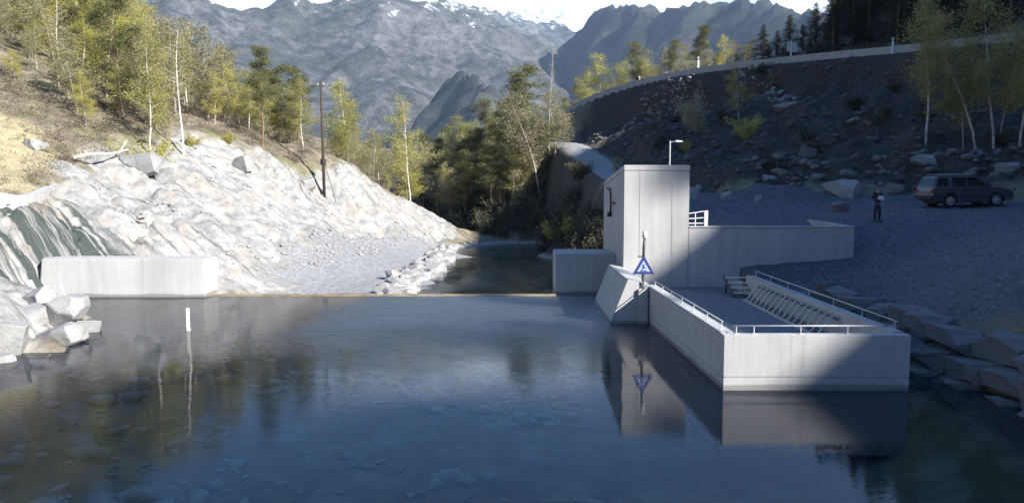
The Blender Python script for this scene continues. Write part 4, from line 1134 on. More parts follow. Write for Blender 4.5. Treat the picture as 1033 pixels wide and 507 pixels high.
def birch(seed, h=10.0, lean=0.06, bare=0.18, dens=1.0, bark_m='bark_birch', leaf_m='leaf_birch', width=1.2, size=0.075, r0=0.085):
    t = Tree(seed); r = t.r
    n_ = 9; d = np.array([r.normal() * lean, r.normal() * lean, 1.0]); p = np.zeros(3); tr = [p.copy()]
    for i in range(n_):
        d = d + np.array([r.normal() * 0.05, r.normal() * 0.05, 0]); q = d / np.linalg.norm(d); p = p + q * h / n_; tr.append(p.copy())
    tr[0][2] = -0.4
    t.wood.tube(tr, [r0 * (1 - 0.88 * i / n_) for i in range(n_ + 1)], 7, cap=False)
    tr = np.array(tr)
    for k in range(26):
        f = bare + (0.98 - bare) * (k + r.random()) / 26; u = f * n_; i = min(int(u), n_ - 1); p = tr[i] * (1 - u + i) + tr[i + 1] * (u - i)
        a = r.uniform(0, 6.28); el = r.uniform(0.5, 1.0)
        L = h * 0.25 * width * (1.08 - f) ** 0.7 * r.uniform(0.6, 1.15) * min(1, 0.55 + (f - bare) * 2.0)
        b = t.limb(p, (math.cos(a), math.sin(a), el), L, r0 * 0.30 * (1.15 - f), 0.5, 0.15, 4, 4)
        t.leaves(b[1:], int(42 * dens * L), 0.22)
        for j in range(4):
            q = b[r.integers(1, 5)]; a2 = a + r.normal() * 0.9
            c = t.limb(q, (math.cos(a2), math.sin(a2), r.uniform(-0.1, 0.9)), L * r.uniform(0.3, 0.6), r0 * 0.10, 0.6, -0.2, 3, 3)
            t.leaves(c, int(72 * dens * L * 0.5), 0.26)
    return t.proto(bark_m, leaf_m, size, 0.2, 0.9)

def pine(seed, h=11.0, bare=0.4, width=1.0, dens=1.0):
    t = Tree(seed); r = t.r
    tr = [np.array([0, 0, -0.4])] + [np.array([r.normal() * 0.05 * i, r.normal() * 0.05 * i, h * i / 8]) for i in range(1, 9)]
    t.wood.tube(tr, [0.11 * (1 - 0.85 * i / 8) for i in range(9)], 7, cap=False); tr = np.array(tr)
    for k in range(34):
        f = bare + (0.99 - bare) * (k + r.random()) / 34; u = f * 8; i = min(int(u), 7); p = tr[i] * (1 - u + i) + tr[i + 1] * (u - i)
        a = r.uniform(0, 6.28); L = h * 0.19 * width * (1.05 - f) ** 0.55 * r.uniform(0.5, 1.2)
        b = t.limb(p, (math.cos(a), math.sin(a), r.uniform(-0.05, 0.5)), L, 0.05 * (1.2 - f), 0.4, 0.3, 4, 4)
        for j in range(5):
            q = b[-1] if j == 0 else b[r.integers(2, 5)] + r.normal(size=3) * np.array([0.35, 0.35, 0.14])
            t.L.append(q + r.normal(size=(int(58 * dens), 3)) * np.array([0.30, 0.30, 0.15]))
    return t.proto('bark_pine', 'needle_pine', 0.13, 0.1, 0.32)

def spruce(seed, h=14.0, width=1.0, dens=1.0, leaf_m='needle_spruce'):
    t = Tree(seed); r = t.r
    t.wood.tube([(0, 0, -0.4), (0.05, 0, h * 0.5), (0, 0.05, h)], [0.2, 0.12, 0.02], 7, cap=False)
    n_ = 90
    for k in range(n_):
        f = 0.06 + 0.93 * ((k + r.random()) / n_) ** 0.9; a = r.uniform(0, 6.28); L = max(0.25, h * 0.19 * width * (1 - f) ** 0.85 * r.uniform(0.65, 1.2))
        b = t.limb((0, 0, h * f), (math.cos(a), math.sin(a), -0.12 + 0.5 * f), L, 0.03, 0.25, 0.1, 3, 3)
        n2 = int(70 * dens * L ** 0.9); t.leaves(b, n2, 0.13 + 0.05 * L)
        t.L[-1][:, 2] -= np.abs(r.normal(size=n2)) * 0.16
    return t.proto('bark_pine', leaf_m, 0.15, 0.0, 0.4)

def bush(seed, h=2.2, leaf_m='leaf_yellow', dens=1.0, bark_m='bark_grey', size=0.07, stems=9):
    t = Tree(seed); r = t.r
    for k in range(stems):
        a = r.uniform(0, 6.28); b = t.limb((r.normal() * 0.1, r.normal() * 0.1, -0.2), (math.cos(a) * 0.55, math.sin(a) * 0.55, 1), h * r.uniform(0.6, 1.05), 0.035, 0.4, 0.1, 5, 4)
        t.leaves(b[2:], int(60 * dens), 0.16)
        for j in range(5):
            q = b[r.integers(1, 6)]; c = t.limb(q, r.normal(size=3) + np.array([0, 0, 0.6]), h * r.uniform(0.15, 0.35), 0.012, 0.5, 0, 3, 3)
            t.leaves(c, int(40 * dens), 0.13)
    return t.proto(bark_m, leaf_m, size, 0.1, 0.9)

PR = {
 'birch': [birch(401 + i, 10, 0.07, 0.20, 1.0) for i in range(3)],
 'birchy': [birch(411 + i, 10, 0.07, 0.13, 1.1, leaf_m='leaf_yellow') for i in range(2)],
 'birchg': [birch(421 + i, 10, 0.06, 0.15, 0.85, 'bark_grey', 'leaf_grey') for i in range(3)],
 'bare': [birch(431 + i, 10, 0.05, 0.35, 0.10, 'bark_white', 'leaf_grey', 0.75) for i in range(2)],
 'pine': [pine(441 + i) for i in range(3)],
 'pinelow': [pine(447 + i, 11, 0.16, 1.25, 1.25) for i in range(2)],
 'spruce': [spruce(451 + i) for i in range(3)],
 'bush': [bush(461), bush(462)], 'bushg': [bush(463, 2.2, 'leaf_grey', 0.7), bush(464, 2.2, 'leaf_grey', 0.5)], 'bushb': [bush(465, 2.0, 'dark_shrub', 0.9), bush(466, 2.0, 'dark_shrub', 1.1)],
}
BASEH = {'birch': 10, 'birchy': 10, 'birchg': 10, 'bare': 10, 'pine': 11, 'pinelow': 11, 'spruce': 14, 'bush': 2.2, 'bushg': 2.2, 'bushb': 2.0}
NAMES = {'birch': 'birch_tree', 'birchy': 'birch_tree', 'birchg': 'leafless_tree', 'bare': 'bare_tree', 'pine': 'pine_tree', 'pinelow': 'pine_tree', 'spruce': 'spruce_tree', 'bush': 'green_bush', 'bushg': 'pale_bush', 'bushb': 'brown_bush'}
tr_rng = random.Random(21)
AUTO = []      # things whose label is completed by their place in the row
ORD = "first second third fourth fifth sixth seventh eighth ninth tenth eleventh twelfth thirteenth fourteenth fifteenth sixteenth seventeenth eighteenth nineteenth twentieth".split()
def finish_labels():
    d_ = {}
    for o, phrase, place in AUTO:
        d_.setdefault((phrase, place), []).append(o)
    for (phrase, place), obs in d_.items():
        obs.sort(key=lambda o: o.location.x / o.location.y)
        for i, o in enumerate(obs):
            o["label"] = f"{phrase} {place}" if len(obs) == 1 else f"{ORD[min(i, 19)]} {phrase} from left {place}"
def zone_of(x, y, cuts, rows):
    px = 516.5 + 800 * x / y
    return next(n_ for c_, n_ in cuts if px < c_), next(n_ for c_, n_ in rows if y < c_)
def plant(kind, x, y, h, label, group=None, wid=1.0, rz=None, tilt=(0, 0), var=None):
    pr = PR[kind][tr_rng.randrange(len(PR[kind])) if var is None else var]
    o = thing(NAMES[kind], label, "bush" if kind.startswith('bush') else "tree", (x, y, hz(x, y) - 0.05), 0, group)
    o.rotation_euler = (tilt[0], tilt[1], tr_rng.uniform(0, 6.28) if rz is None else rz)
    s = h / BASEH[kind]; o.scale = (s * wid, s * wid, s)
    stem = "stems" if kind.startswith('bush') else "trunk"
    link(bpy.data.objects.new(stem, pr[0]), o)
    if pr[1] is not None:
        link(bpy.data.objects.new("foliage" if kind.startswith('bush') else "crown", pr[1]), o)
    return o
def plant_px(kind, px, Y, top_py, label, group=None, **kw):
    X = at_px(px, 186, Y).x
    h_ = max(1.0, at_px(px, top_py, Y).z - hz(X, Y))
    return plant(kind, X, Y, min(h_, 2.6) if kind in ('bush', 'bushb') else h_, label, group, **kw)

# trees one can pick out on the left
plant_px('bare', 186, 62, 28, "bleached white birch with a forked bare trunk above the rock slope", wid=1.15, var=0)
plant_px('pinelow', 124, 64, -25, "tallest dark pine standing on the left hillside", var=0)
plant_px('pine', 266, 74, 48, "slim pine with a bare pale trunk left of the wooden pole", var=1)
plant_px('birch', 152, 60, 30, "thin birch just left of the forked white birch", var=0)
plant_px('bare', 64, 66, -10, "pale bare birch near the left edge of the hillside", var=1)
plant_px('birchy', 356, 92, 80, "bright yellow-green birch right of the wooden pole", wid=1.1)
plant_px('birchy', 232, 78, 62, "yellow-green birch between the forked birch and the slim pine", wid=1.15)
plant_px('birch', 414, 92, 100, "slender birch at the lower right end of the rock slope by the river")
plant_px('bush', 150, 57.5, 96, "yellow-green bush beside the fallen trunk on the left slope", wid=1.2)
plant_px('bush', 230, 69, 134, "low yellow-green bush under the slim pine", wid=1.4)
plant_px('bush', 196, 64.5, 140, "small green bush at the top edge of the white rock", wid=1.4)
lr = random.Random(33)
GL = {'birch': ("light green birch", "birches of the left hillside wood"), 'birchy': ("yellow-green birch", "yellow-green birches of the left hillside wood"), 'birchg': ("grey-green budding tree", "budding trees of the left hillside wood"),
      'pine': ("dark green pine", "pines of the left hillside wood"), 'pinelow': ("broad dark pine", "broad pines of the left hillside wood")}
LZ = ((60, "above the grass knoll"), (140, "above the fallen trunk"), (235, "around the forked white birch"), (322, "left of the wooden pole"), (9999, "right of the wooden pole"))
LR = ((76, "front row"), (92, "second row"), (112, "third row"), (999, "back row"))
def auto_plant(kind, X, Y, h, phrase, group, zones, rows, **kw):
    z_, r_ = zone_of(X, Y, zones, rows)
    o = plant(kind, X, Y, h, phrase, group, **kw); AUTO.append((o, phrase, f"in {r_} {z_}")); return o
def spaced(pts, x, y, d):
    return all((x - a) ** 2 + (y - b) ** 2 > d * d for a, b in pts)
used_l = []
tries = 0
while len(used_l) < 215 and tries < 9000:
    tries += 1
    Y = 58 + 92 * lr.random() ** 0.8; px = lr.uniform(-20, 425) if lr.random() < 0.75 else lr.uniform(-20, 150)
    X = at_px(px, 186, Y).x
    if float(poly_sd(ROCK_POLY, np.array([X]), np.array([Y]))[0]) > -2.2 or float(poly_sd(GRASS_KNOLL, np.array([X]), np.array([Y]))[0]) > -3: continue
    if hz(X, Y) < 1.2 or not spaced(used_l, X, Y, 1.8): continue
    if px < 60 and Y < 66: continue
    used_l.append((X, Y))
    k = lr.choices(['birch', 'birchy', 'birchg', 'pine', 'pinelow'], [32, 38, 26, 4, 4])[0]
    h = lr.uniform(5.5, 9.4) * (1.12 if k.startswith('pine') else 1)
    auto_plant(k, X, Y, h, *GL[k], LZ, LR, wid=lr.uniform(1.1, 1.5))
# young growth between them
tries = 0; und = []
while len(und) < 110 and tries < 4000:
    tries += 1
    Y = 58 + 60 * lr.random(); px = lr.uniform(-20, 425); X = at_px(px, 186, Y).x
    if float(poly_sd(ROCK_POLY, np.array([X]), np.array([Y]))[0]) > -1.2 or float(poly_sd(GRASS_KNOLL, np.array([X]), np.array([Y]))[0]) > -1.5: continue
    if hz(X, Y) < 1.2 or not spaced(und, X, Y, 1.8): continue
    und.append((X, Y)); k = lr.choices(['birchy', 'birchg', 'birch'], [30, 50, 20])[0]
    auto_plant(k, X, Y, lr.uniform(2.4, 4.6), {'birchy': "yellow-green sapling", 'birchg': "grey budding sapling", 'birch': "light green sapling"}[k], "saplings on the left hillside", LZ, LR, wid=lr.uniform(1.2, 1.7))
# trees on the bank behind the river
plant_px('pine', 528, 104, 66, "tallest pine on the river bank behind the dark bushes", wid=1.2, var=0)
plant_px('bare', 553, 104, 42, "tall bare white trunk rising above the river bank pines", wid=0.45, var=1)
plant_px('pinelow', 488, 112, 100, "dark pine left of the tallest river bank pine")
plant_px('birchg', 545, 96, 92, "pale budding birch in front of the river bank pines", wid=1.35)
plant_px('birchg', 562, 99, 110, "pale budding tree at the right end of the river bank wood", wid=1.3)
plant_px('birchg', 518, 100, 108, "pale budding tree under the tallest river bank pine", wid=1.25)
RB = {'birchg': ("budding grey-green tree", "budding trees of the river bank wood"), 'pine': ("slim pine", "pines of the river bank wood"), 'pinelow': ("low broad pine", "low pines of the river bank wood"), 'birch': ("light green birch", "birches of the river bank wood")}
BZ = ((470, "of bank wood by rock slope"), (525, "of bank wood above river bend"), (9999, "of bank wood by gravel track"))
BR = ((112, "front row"), (128, "middle row"), (999, "back row"))
ur = []
tries = 0
while len(ur) < 58 and tries < 5000:
    tries += 1
    Y = lr.uniform(99, 150); px = lr.uniform(424, 566); X = at_px(px, 186, Y).x
    if hz(X, Y) < 0.3 or not spaced(ur, X, Y, 1.8) or float(line_dist(TRACK, np.array([X]), np.array([Y]))[0][0]) < 3.2: continue
    ur.append((X, Y)); k = lr.choices(['birchg', 'pine', 'pinelow', 'birch'], [42, 22, 18, 18])[0]
    auto_plant(k, X, Y, lr.uniform(6.5, 9.5), *RB[k], BZ, BR, wid=lr.uniform(1.0, 1.4))
tries = 0; uf = []
while len(uf) < 22 and tries < 2000:
    tries += 1
    Y = lr.uniform(97, 112); px = lr.uniform(440, 568); X = at_px(px, 186, Y).x
    if hz(X, Y) < 0.6 or not spaced(uf, X, Y, 1.5) or float(line_dist(TRACK, np.array([X]), np.array([Y]))[0][0]) < 2.6: continue
    uf.append((X, Y)); k = lr.choices(['birchg', 'birch', 'birchy'], [50, 30, 20])[0]
    auto_plant(k, X, Y, lr.uniform(5.0, 8.0), {'birchg': "bushy pale budding tree", 'birch': "bushy green birch", 'birchy': "bushy yellow-green birch"}[k], "bushy trees along the river bank", BZ, ((104, "water-side row"), (999, "second row")), wid=lr.uniform(1.4, 1.8))
plant_px('bush', 581, 70, 181, "bright yellow-green bush on the dark river bank left of the tower", wid=1.1)
plant_px('bush', 560, 76, 178, "smaller green bush on the dark river bank left of the bright one", wid=1.1)
# dark leafless shrubs on the bank
for i in range(110):
    Y = lr.uniform(48, 100); X = lr.uniform(2.4, 7.4) if Y < 78 else lr.uniform(-3.5, 5.5)
    z = hz(X, Y)
    if z < -1.0 or float(line_dist(TRACK, np.array([X]), np.array([Y]))[0][0]) < 2.6 or (Y < 46.5 and X > 2): continue
    auto_plant('bushb', X, Y, lr.uniform(1.2, 2.6), "dark shrub", "dark shrubs of the shaded river bank", ((9999, "on the shaded right river bank"),), ((58, "nearest row"), (66, "second row"), (74, "third row"), (82, "fourth row"), (87, "fifth row"), (93, "sixth row"), (999, "farthest row")), wid=1.3)
for i in range(16):
    Y = lr.uniform(98, 118); px = lr.uniform(432, 520); X = at_px(px, 186, Y).x
    if hz(X, Y) < -0.6: continue
    auto_plant('bushb', X, Y, lr.uniform(2.0, 3.4), "dark shrub", "dark shrubs at the river bend", ((9999, "under the trees at the river bend"),), ((105, "nearest row"), (111, "middle row"), (999, "farthest row")), wid=1.4)
# above the hill road
plant_px('birchy', 608, 134, 54, "full yellow-green birch left of the hill road bend", wid=1.25, var=0)
plant_px('pine', 640, 128, 42, "leftmost pine above the hill road beside the yellow-green birch", wid=1.0)
plant_px('pine', 704, 116, 26, "tall pine above the hill road behind the tall white post", wid=1.2)
plant_px('birchy', 729, 112, 34, "yellow-green birch above the hill road right of the tall pine", wid=1.1, var=1)
plant_px('pine', 676, 124, 40, "pine above the hill road left of the tall pine", wid=1.1)
for px, Y, top, k in ((594, 146, 72, 'birch'), (622, 145, 62, 'birch'), (655, 140, 50, 'birchg'), (668, 135, 46, 'birchg'), (690, 130, 42, 'birchg'), (716, 126, 40, 'birchg'), (742, 122, 38, 'birchg'), (584, 150, 84, 'pinelow'), (755, 120, 40, 'pinelow'), (632, 150, 62, 'birchg'),
                      (648, 128, 56, 'birchg'), (660, 124, 58, 'birch'), (684, 122, 50, 'birchg'), (697, 119, 56, 'birchg'), (712, 118, 54, 'birchg'), (722, 116, 52, 'pinelow'), (738, 114, 50, 'birchg'), (748, 112, 44, 'birchg'), (600, 140, 84, 'birch'), (616, 132, 80, 'birchg')):
    o_ = plant_px(k, px, Y, top, "tree", "trees behind the hill road", wid=1.5)
    AUTO.append((o_, {'birchg': "grey-brown tree", 'birch': "light green birch", 'pinelow': "low pine"}[k], "in the row behind the hill road" if Y < 128 else "in the far row behind the hill road"))
for px, Y, top, lab in ((818, 108, 2, "tallest dark spruce behind the road sign"), (792, 112, 14, "dark spruce just left of the tallest one behind the road sign"), (838, 106, 24, "dark spruce right of the tallest one behind the road sign"), (766, 116, 24, "leftmost dark spruce behind the hill road")):
    plant_px('spruce', px, Y, top, lab, "dark spruces behind the road sign", wid=2.2)
for px, Y, top in ((780, 120, 30), (805, 118, 24), (828, 118, 30), (848, 112, 42), (752, 124, 46), (860, 108, 50), (740, 126, 52), (772, 108, 44), (812, 106, 38), (834, 102, 46), (856, 118, 40), (868, 112, 44), (846, 124, 36)):
    AUTO.append((plant_px('spruce', px, Y, top, "spruce", "spruces in the dense clump behind the hill road", wid=2.4), "low dark spruce", "in the dense clump behind the road sign"))
for i in range(75):
    Y = lr.uniform(76, 165); px = lr.uniform(872, 1050); X = at_px(px, 186, Y).x
    if float(line_dist(UP_ROAD, np.array([X]), np.array([Y]))[0][0]) < 4: continue
    auto_plant('spruce', X, Y, lr.uniform(9, 14), "dark spruce", "spruces of the steep hill at the upper right", ((930, "on steep hill behind straight birch"), (985, "on steep hill behind leaning birch"), (9999, "on steep hill behind birch clump")), ((95, "front row"), (115, "second row"), (138, "third row"), (999, "back row")), wid=1.4)
for i in range(26):
    Y = lr.uniform(98, 150); px = lr.uniform(832, 905); X = at_px(px, 186, Y).x
    if float(line_dist(UP_ROAD, np.array([X]), np.array([Y]))[0][0]) < 4: continue
    auto_plant('spruce', X, Y, lr.uniform(6, 10), "dark spruce", "spruces on the shoulder right of the sign", ((9999, "on low shoulder right of road sign"),), ((115, "front row"), (132, "middle row"), (999, "back row")), wid=1.8)
# birches and bushes on the dark slope
plant_px('birch', 932, 60, 2, "birch with a single straight white trunk right of the hill road post", wid=1.15, var=0)
plant_px('birch', 983, 59, -14, "leaning white birch behind the parked car", wid=1.0, tilt=(0, -0.10), var=1)
plant_px('birch', 970, 59.5, 40, "thin dark-stemmed birch beside the leaning birch", wid=0.7, tilt=(0, -0.05), var=2)
plant_px('birch', 1001, 58.5, -30, "tall birch of the right-hand clump with a straight trunk", wid=1.0, tilt=(0, 0.05), var=2)
plant_px('birch', 1006, 59.5, 20, "slim birch leaning right in the right-hand clump", wid=0.8, tilt=(0, 0.14), var=0)
plant_px('birch', 1026, 57, -10, "birch at the right edge of the picture", wid=1.0, tilt=(0, 0.08), var=1)
plant_px('bushg', 701, 79, 86, "pale sparse sapling on the dark slope below the tall white post", wid=0.75, var=0)
plant_px('birch', 744, 80, 66, "small green birch sapling on the dark slope", wid=1.1, var=0)
plant_px('bush', 752, 74, 112, "yellow-green bush on the dark slope under the sapling", wid=1.0)
plant_px('bush', 690, 76, 140, "low green bush on the dark slope behind the tower", wid=1.5)
plant_px('bushg', 778, 88, 74, "olive shrub at the edge of the hill road left of the sign", wid=1.2, var=1)
plant_px('bushg', 621, 76, 156, "tiny pale shrub beside the gravel track left of the tower", wid=0.8, var=1)
plant_px('bushg', 900, 79, 38, "small leafless shrub around the rightmost white road post", wid=0.8, var=0)
for i in range(26):
    Y = lr.uniform(58, 92); X = lr.uniform(12, 40)
    if float(poly_sd(SCREE_POLY, np.array([X]), np.array([Y]))[0]) < 0 or float(line_dist(UP_ROAD, np.array([X]), np.array([Y]))[0][0]) < 3.4 or float(line_dist(TRACK, np.array([X]), np.array([Y]))[0][0]) < 3: continue
    auto_plant('bushb', X, Y, lr.uniform(0.7, 1.6), "small dark shrub", "small shrubs of the dark slope", ((9999, "on dark slope below hill road"),), ((68, "lowest row"), (78, "middle row"), (999, "highest row")), wid=1.5)
# low scrub on the left hillside: one mass
def scrub(name, label, n_, xs, ys, keep, mat, hmin, hmax, seed, per=70, size=0.06):
    r = np.random.default_rng(seed); X = r.uniform(*xs, n_); Y = r.uniform(*ys, n_); m = keep(X, Y); X = X[m]; Y = Y[m]; Z = height(X, Y); ok = Z > 0.3; X, Y, Z = X[ok], Y[ok], Z[ok]
    H = r.uniform(hmin, hmax, len(X))
    P = np.repeat(np.stack([X, Y, Z], 1), per, 0); Hh = np.repeat(H, per)[:, None]
    P = P + r.normal(size=P.shape) * np.array([0.42, 0.42, 0.0]) * Hh; P[:, 2] += (np.abs(r.normal(size=len(P))) * 0.45 * Hh[:, 0])
    V, F = quads(P, size, r, 0.0, 0.45)
    return stuff(link(bpy.data.objects.new(name, fast_mesh(name, V, F, M[mat], face_attr=r.random(len(F))))), label, "scrub")
free = lambda x, y: (poly_sd(ROCK_POLY, x, y) < -0.3)
scrub("hillside_scrub", "low leafless brown scrub covering the left hillside", 4200, (-62, -12), (46, 130), lambda x, y: free(x, y) & (vnoise(x * 0.2, y * 0.2, 77) > -0.25) & (poly_sd(GRASS_KNOLL, x, y) < 0.5), 'twig', 0.5, 1.7, 81, 90, 0.09)
scrub("hillside_heath", "olive heath and low juniper on the left hillside", 1300, (-62, -12), (46, 130), lambda x, y: free(x, y) & (vnoise(x * 0.25, y * 0.25, 79) > 0.0), 'heath', 0.4, 1.1, 82, 80, 0.08)
scrub("dry_grass", "tufts of dry pale grass on the knoll at the left edge", 900, (-44, -20), (33, 62), lambda x, y: (poly_sd(GRASS_KNOLL, x, y) > -0.5), 'leaf_grey', 0.2, 0.45, 83, 40, 0.07)
scrub("slope_scrub", "low brown scrub over the shaded slopes on the right", 900, (8, 60), (52, 130), lambda x, y: (poly_sd(GRAVEL_POLY, x, y) < -1) & (line_dist(UP_ROAD, x, y)[0] > 3.2) & (line_dist(TRACK, x, y)[0] > 2.6) & (vnoise(x * 0.22, y * 0.22, 78) > 0.0), 'twig', 0.3, 0.9, 84, 60, 0.07)
scrub("slope_heath", "patches of olive heath and dry grass on the shaded slopes on the right", 700, (8, 60), (52, 125), lambda x, y: (poly_sd(GRAVEL_POLY, x, y) < -0.5) & (line_dist(UP_ROAD, x, y)[0] > 3.4) & (line_dist(TRACK, x, y)[0] > 2.4) & (vnoise(x * 0.3, y * 0.3, 178) > 0.1), 'heath', 0.25, 0.7, 86, 60, 0.07)
# fallen trunk
fa = at_px(72, 122, 53); fb = at_px(128, 105, 57)
p0 = Vector((fa.x, 53, hz(fa.x, 53) + 0.25)); p1 = Vector((fb.x, 57, hz(fb.x, 57) + 1.0))
fl = thing("fallen_trunk", "bleached fallen tree trunk lying across the left slope", "log", p0)
d = p1 - p0
MB().tube(smooth_path([(0, 0, 0), tuple(d * 0.3 + Vector((0, 0, 0.1))), tuple(d * 0.65 - Vector((0, 0, 0.1))), tuple(d)], 4), [0.13 - 0.006 * i for i in range(13)], 7).build("trunk", M['bark_white'], fl, smooth=True)
MB().tube([tuple(d * 0.85), tuple(d * 0.95 + Vector((0.1, 0, 0.7)))], [0.05, 0.02], 5).build("branch", M['bark_white'], fl)
MB().tube([tuple(d * 0.3), tuple(d * 0.2 + Vector((-0.1, 0, 0.45)))], [0.05, 0.02], 5).build("branch", M['bark_white'], fl)
# pale kerb wall around the grassy knoll
kp = [ray_hit(x, y) for x, y in ((-30, 213), (-12, 211), (6, 208), (24, 204), (42, 199), (56, 192))]
kb = []
for p in smooth_path([(p.x, p.y, 0) for p in kp], 5):
    kb.append((p[0], p[1], float(rbf(np.array([p[0]]), np.array([p[1]]))[0]) + 0.1))
kz = [p[2] for p in kb]; kz = [sum(kz[max(0, i - 3):i + 4]) / len(kz[max(0, i - 3):i + 4]) for i in range(len(kz))]
KV = []; KF = []
for i in range(len(kb)):
    d = Vector(kb[min(i + 1, len(kb) - 1)]) - Vector(kb[max(i - 1, 0)]); nrm_ = Vector((-d.y, d.x, 0)).normalized() * 0.2
    for s_, dz in ((1, -0.6), (1, 0.2), (-1, 0.2), (-1, -0.6)):
        KV.append((kb[i][0] + s_ * nrm_.x, kb[i][1] + s_ * nrm_.y, kz[i] + dz))
for i in range(len(kb) - 1):
    for j in range(3):
        KF.append((i * 4 + j, i * 4 + j + 1, i * 4 + j + 5, i * 4 + j + 4))
m = MB(); m.add(KV, KF + [(0, 1, 2, 3), tuple(len(KV) - 4 + q for q in range(4))])
tag(m.build("path_kerb", M['concrete_pale'], None), "pale curved kerb below the dry grass knoll at the left edge", "kerb")
# pines along the crest of the shading ridge (beyond the right edge of the picture)
for i, (x, y, h) in enumerate(((99, -46, 5.0), (101, -42, 5.6), (98, -38.5, 5.2), (100, -35, 5.8), (102, -31.5, 5.4), (99, -28, 5.0), (101, -23, 4.6))):
    plant('pine', x, y, h, ORD[i] + " pine along the ridge crest beyond the right edge of the picture", "pines on the ridge crest", wid=1.5)
finish_labels()

# ------------------------------------------------------------------ parked car
def car_paint():
    n = NT("car_paint_mat"); v = n.coord(); a = n.noise(v, 3, 4)
    n.b.inputs["Coat Weight"].default_value = 0.6
    return n.done(n.ramp(a, [(0.3, (0.085, 0.085, 0.09)), (0.7, (0.12, 0.118, 0.12))]), 0.38, None, 0.55)
M['car_paint'] = car_paint()
M['car_trim'] = simple("car_trim_mat", (0.03, 0.03, 0.033), 0.6)
M['car_glass'] = simple("car_glass_mat", (0.012, 0.015, 0.018), 0.06, 0.0, 0.05)
M['alloy'] = simple("alloy_wheel_mat", (0.55, 0.56, 0.58), 0.35, 0.8)
M['lamp_red'] = simple("tail_lamp_mat", (0.22, 0.02, 0.02), 0.25)
M['lamp_clear'] = simple("head_lamp_mat", (0.6, 0.62, 0.64), 0.15)
CX, CY = at_px(972, 200, 47.0).x, 47.0
zl, zr = hz(CX - 1.4, CY), hz(CX + 1.4, CY)
car = thing("parked_car", "dark grey estate off-roader parked on the gravel below the birches", "car", (CX, CY, (zl + zr) / 2))
car.rotation_euler = (0, -math.atan2(zr - zl, 2.8), R(4))
def arc(cx, cz, r, a0, a1, n_):
    return [(cx + r * math.cos(R(a0 + (a1 - a0) * i / n_)), cz + r * math.sin(R(a0 + (a1 - a0) * i / n_))) for i in range(n_ + 1)]
WX = 1.40
side = [(-2.44, 0.52), (-2.47, 0.72), (-2.42, 0.98), (-2.36, 1.16), (-1.2, 1.20), (0.2, 1.19), (1.12, 1.16), (1.7, 1.10), (2.18, 1.00), (2.40, 0.86), (2.46, 0.66), (2.42, 0.42), (2.2, 0.34)]
side += [(WX + 0.47, 0.34)] + arc(WX, 0.38, 0.47, 0, 180, 10)[1:-1] + [(WX - 0.47, 0.32)]
side += [(-WX + 0.47, 0.32)] + arc(-WX, 0.38, 0.47, 0, 180, 10)[1:-1] + [(-WX - 0.47, 0.36)]
side += [(-2.25, 0.40)]
m = MB(); k = len(side); cxm, czm = 0.0, 0.75
ys2 = [(-0.94, 0.965), (-0.91, 0.99), (-0.6, 1.0), (0.6, 1.0), (0.91, 0.99), (0.94, 0.965)]
V = []
for y, s in ys2:
    V += [(cxm + (x - cxm) * (1 - (1 - s) * 0.4), y, czm + (z - czm) * s) for x, z in side]
F = [tuple(range(k)), tuple(reversed(range((len(ys2) - 1) * k, len(ys2) * k)))]
for j in range(len(ys2) - 1):
    for i in range(k):
        F.append((j * k + i, j * k + (i + 1) % k, (j + 1) * k + (i + 1) % k, (j + 1) * k + i))
m.add(V, F); m.build("body", M['car_paint'], car)
# cabin
bot = [(-2.36, 1.15), (1.16, 1.15)]; topx = [(-2.08, 1.80), (-1.9, 1.845), (0.1, 1.84), (0.34, 1.80)]
def cab(x, z, sgn):
    f = (z - 1.15) / 0.7; return (x, sgn * (0.90 - 0.17 * f), z)
prof = [(-2.36, 1.15), (-2.30, 1.3), (-2.08, 1.80), (-1.9, 1.845), (0.1, 1.84), (0.34, 1.80), (1.16, 1.15)]
m = MB(); k = len(prof)
m.add([cab(x, z, -1) for x, z in prof] + [cab(x, z, 1) for x, z in prof], [tuple(range(k)), tuple(reversed(range(k, 2 * k)))] + [(i, (i + 1) % k, k + (i + 1) % k, k + i) for i in range(k)])
m.build("cabin", M['car_paint'], car, 0.03)
def pane(pts, name="window", both=True, push=0.012):
    for sg_ in ((-1, 1) if both else (-1,)):
        q = [Vector(cab(x, z, sg_)) for x, z in pts]; q2 = [p + Vector((0, sg_ * push, 0.003)) for p in q]
        mm = MB(); mm.prism(q, q2); mm.build(name, M['car_glass'], car)
pane([(-2.20, 1.24), (-1.48, 1.24), (-1.48, 1.72), (-2.02, 1.72)])
pane([(-1.22, 1.22), (-0.42, 1.22), (-0.42, 1.73), (-1.22, 1.73)])
pane([(-0.34, 1.22), (0.86, 1.22), (0.22, 1.73), (-0.34, 1.73)])
m = MB(); m.prism([(0.42, -0.68, 1.765), (1.12, -0.82, 1.20), (1.12, 0.82, 1.20), (0.42, 0.68, 1.765)], [(0.44, -0.68, 1.785), (1.14, -0.82, 1.22), (1.14, 0.82, 1.22), (0.44, 0.68, 1.785)]); m.build("windscreen", M['car_glass'], car)
m = MB(); m.prism([(-2.31, -0.76, 1.28), (-2.12, -0.66, 1.74), (-2.12, 0.66, 1.74), (-2.31, 0.76, 1.28)], [(-2.335, -0.76, 1.28), (-2.145, -0.66, 1.74), (-2.145, 0.66, 1.74), (-2.335, 0.76, 1.28)]); m.build("rear_window", M['car_glass'], car)
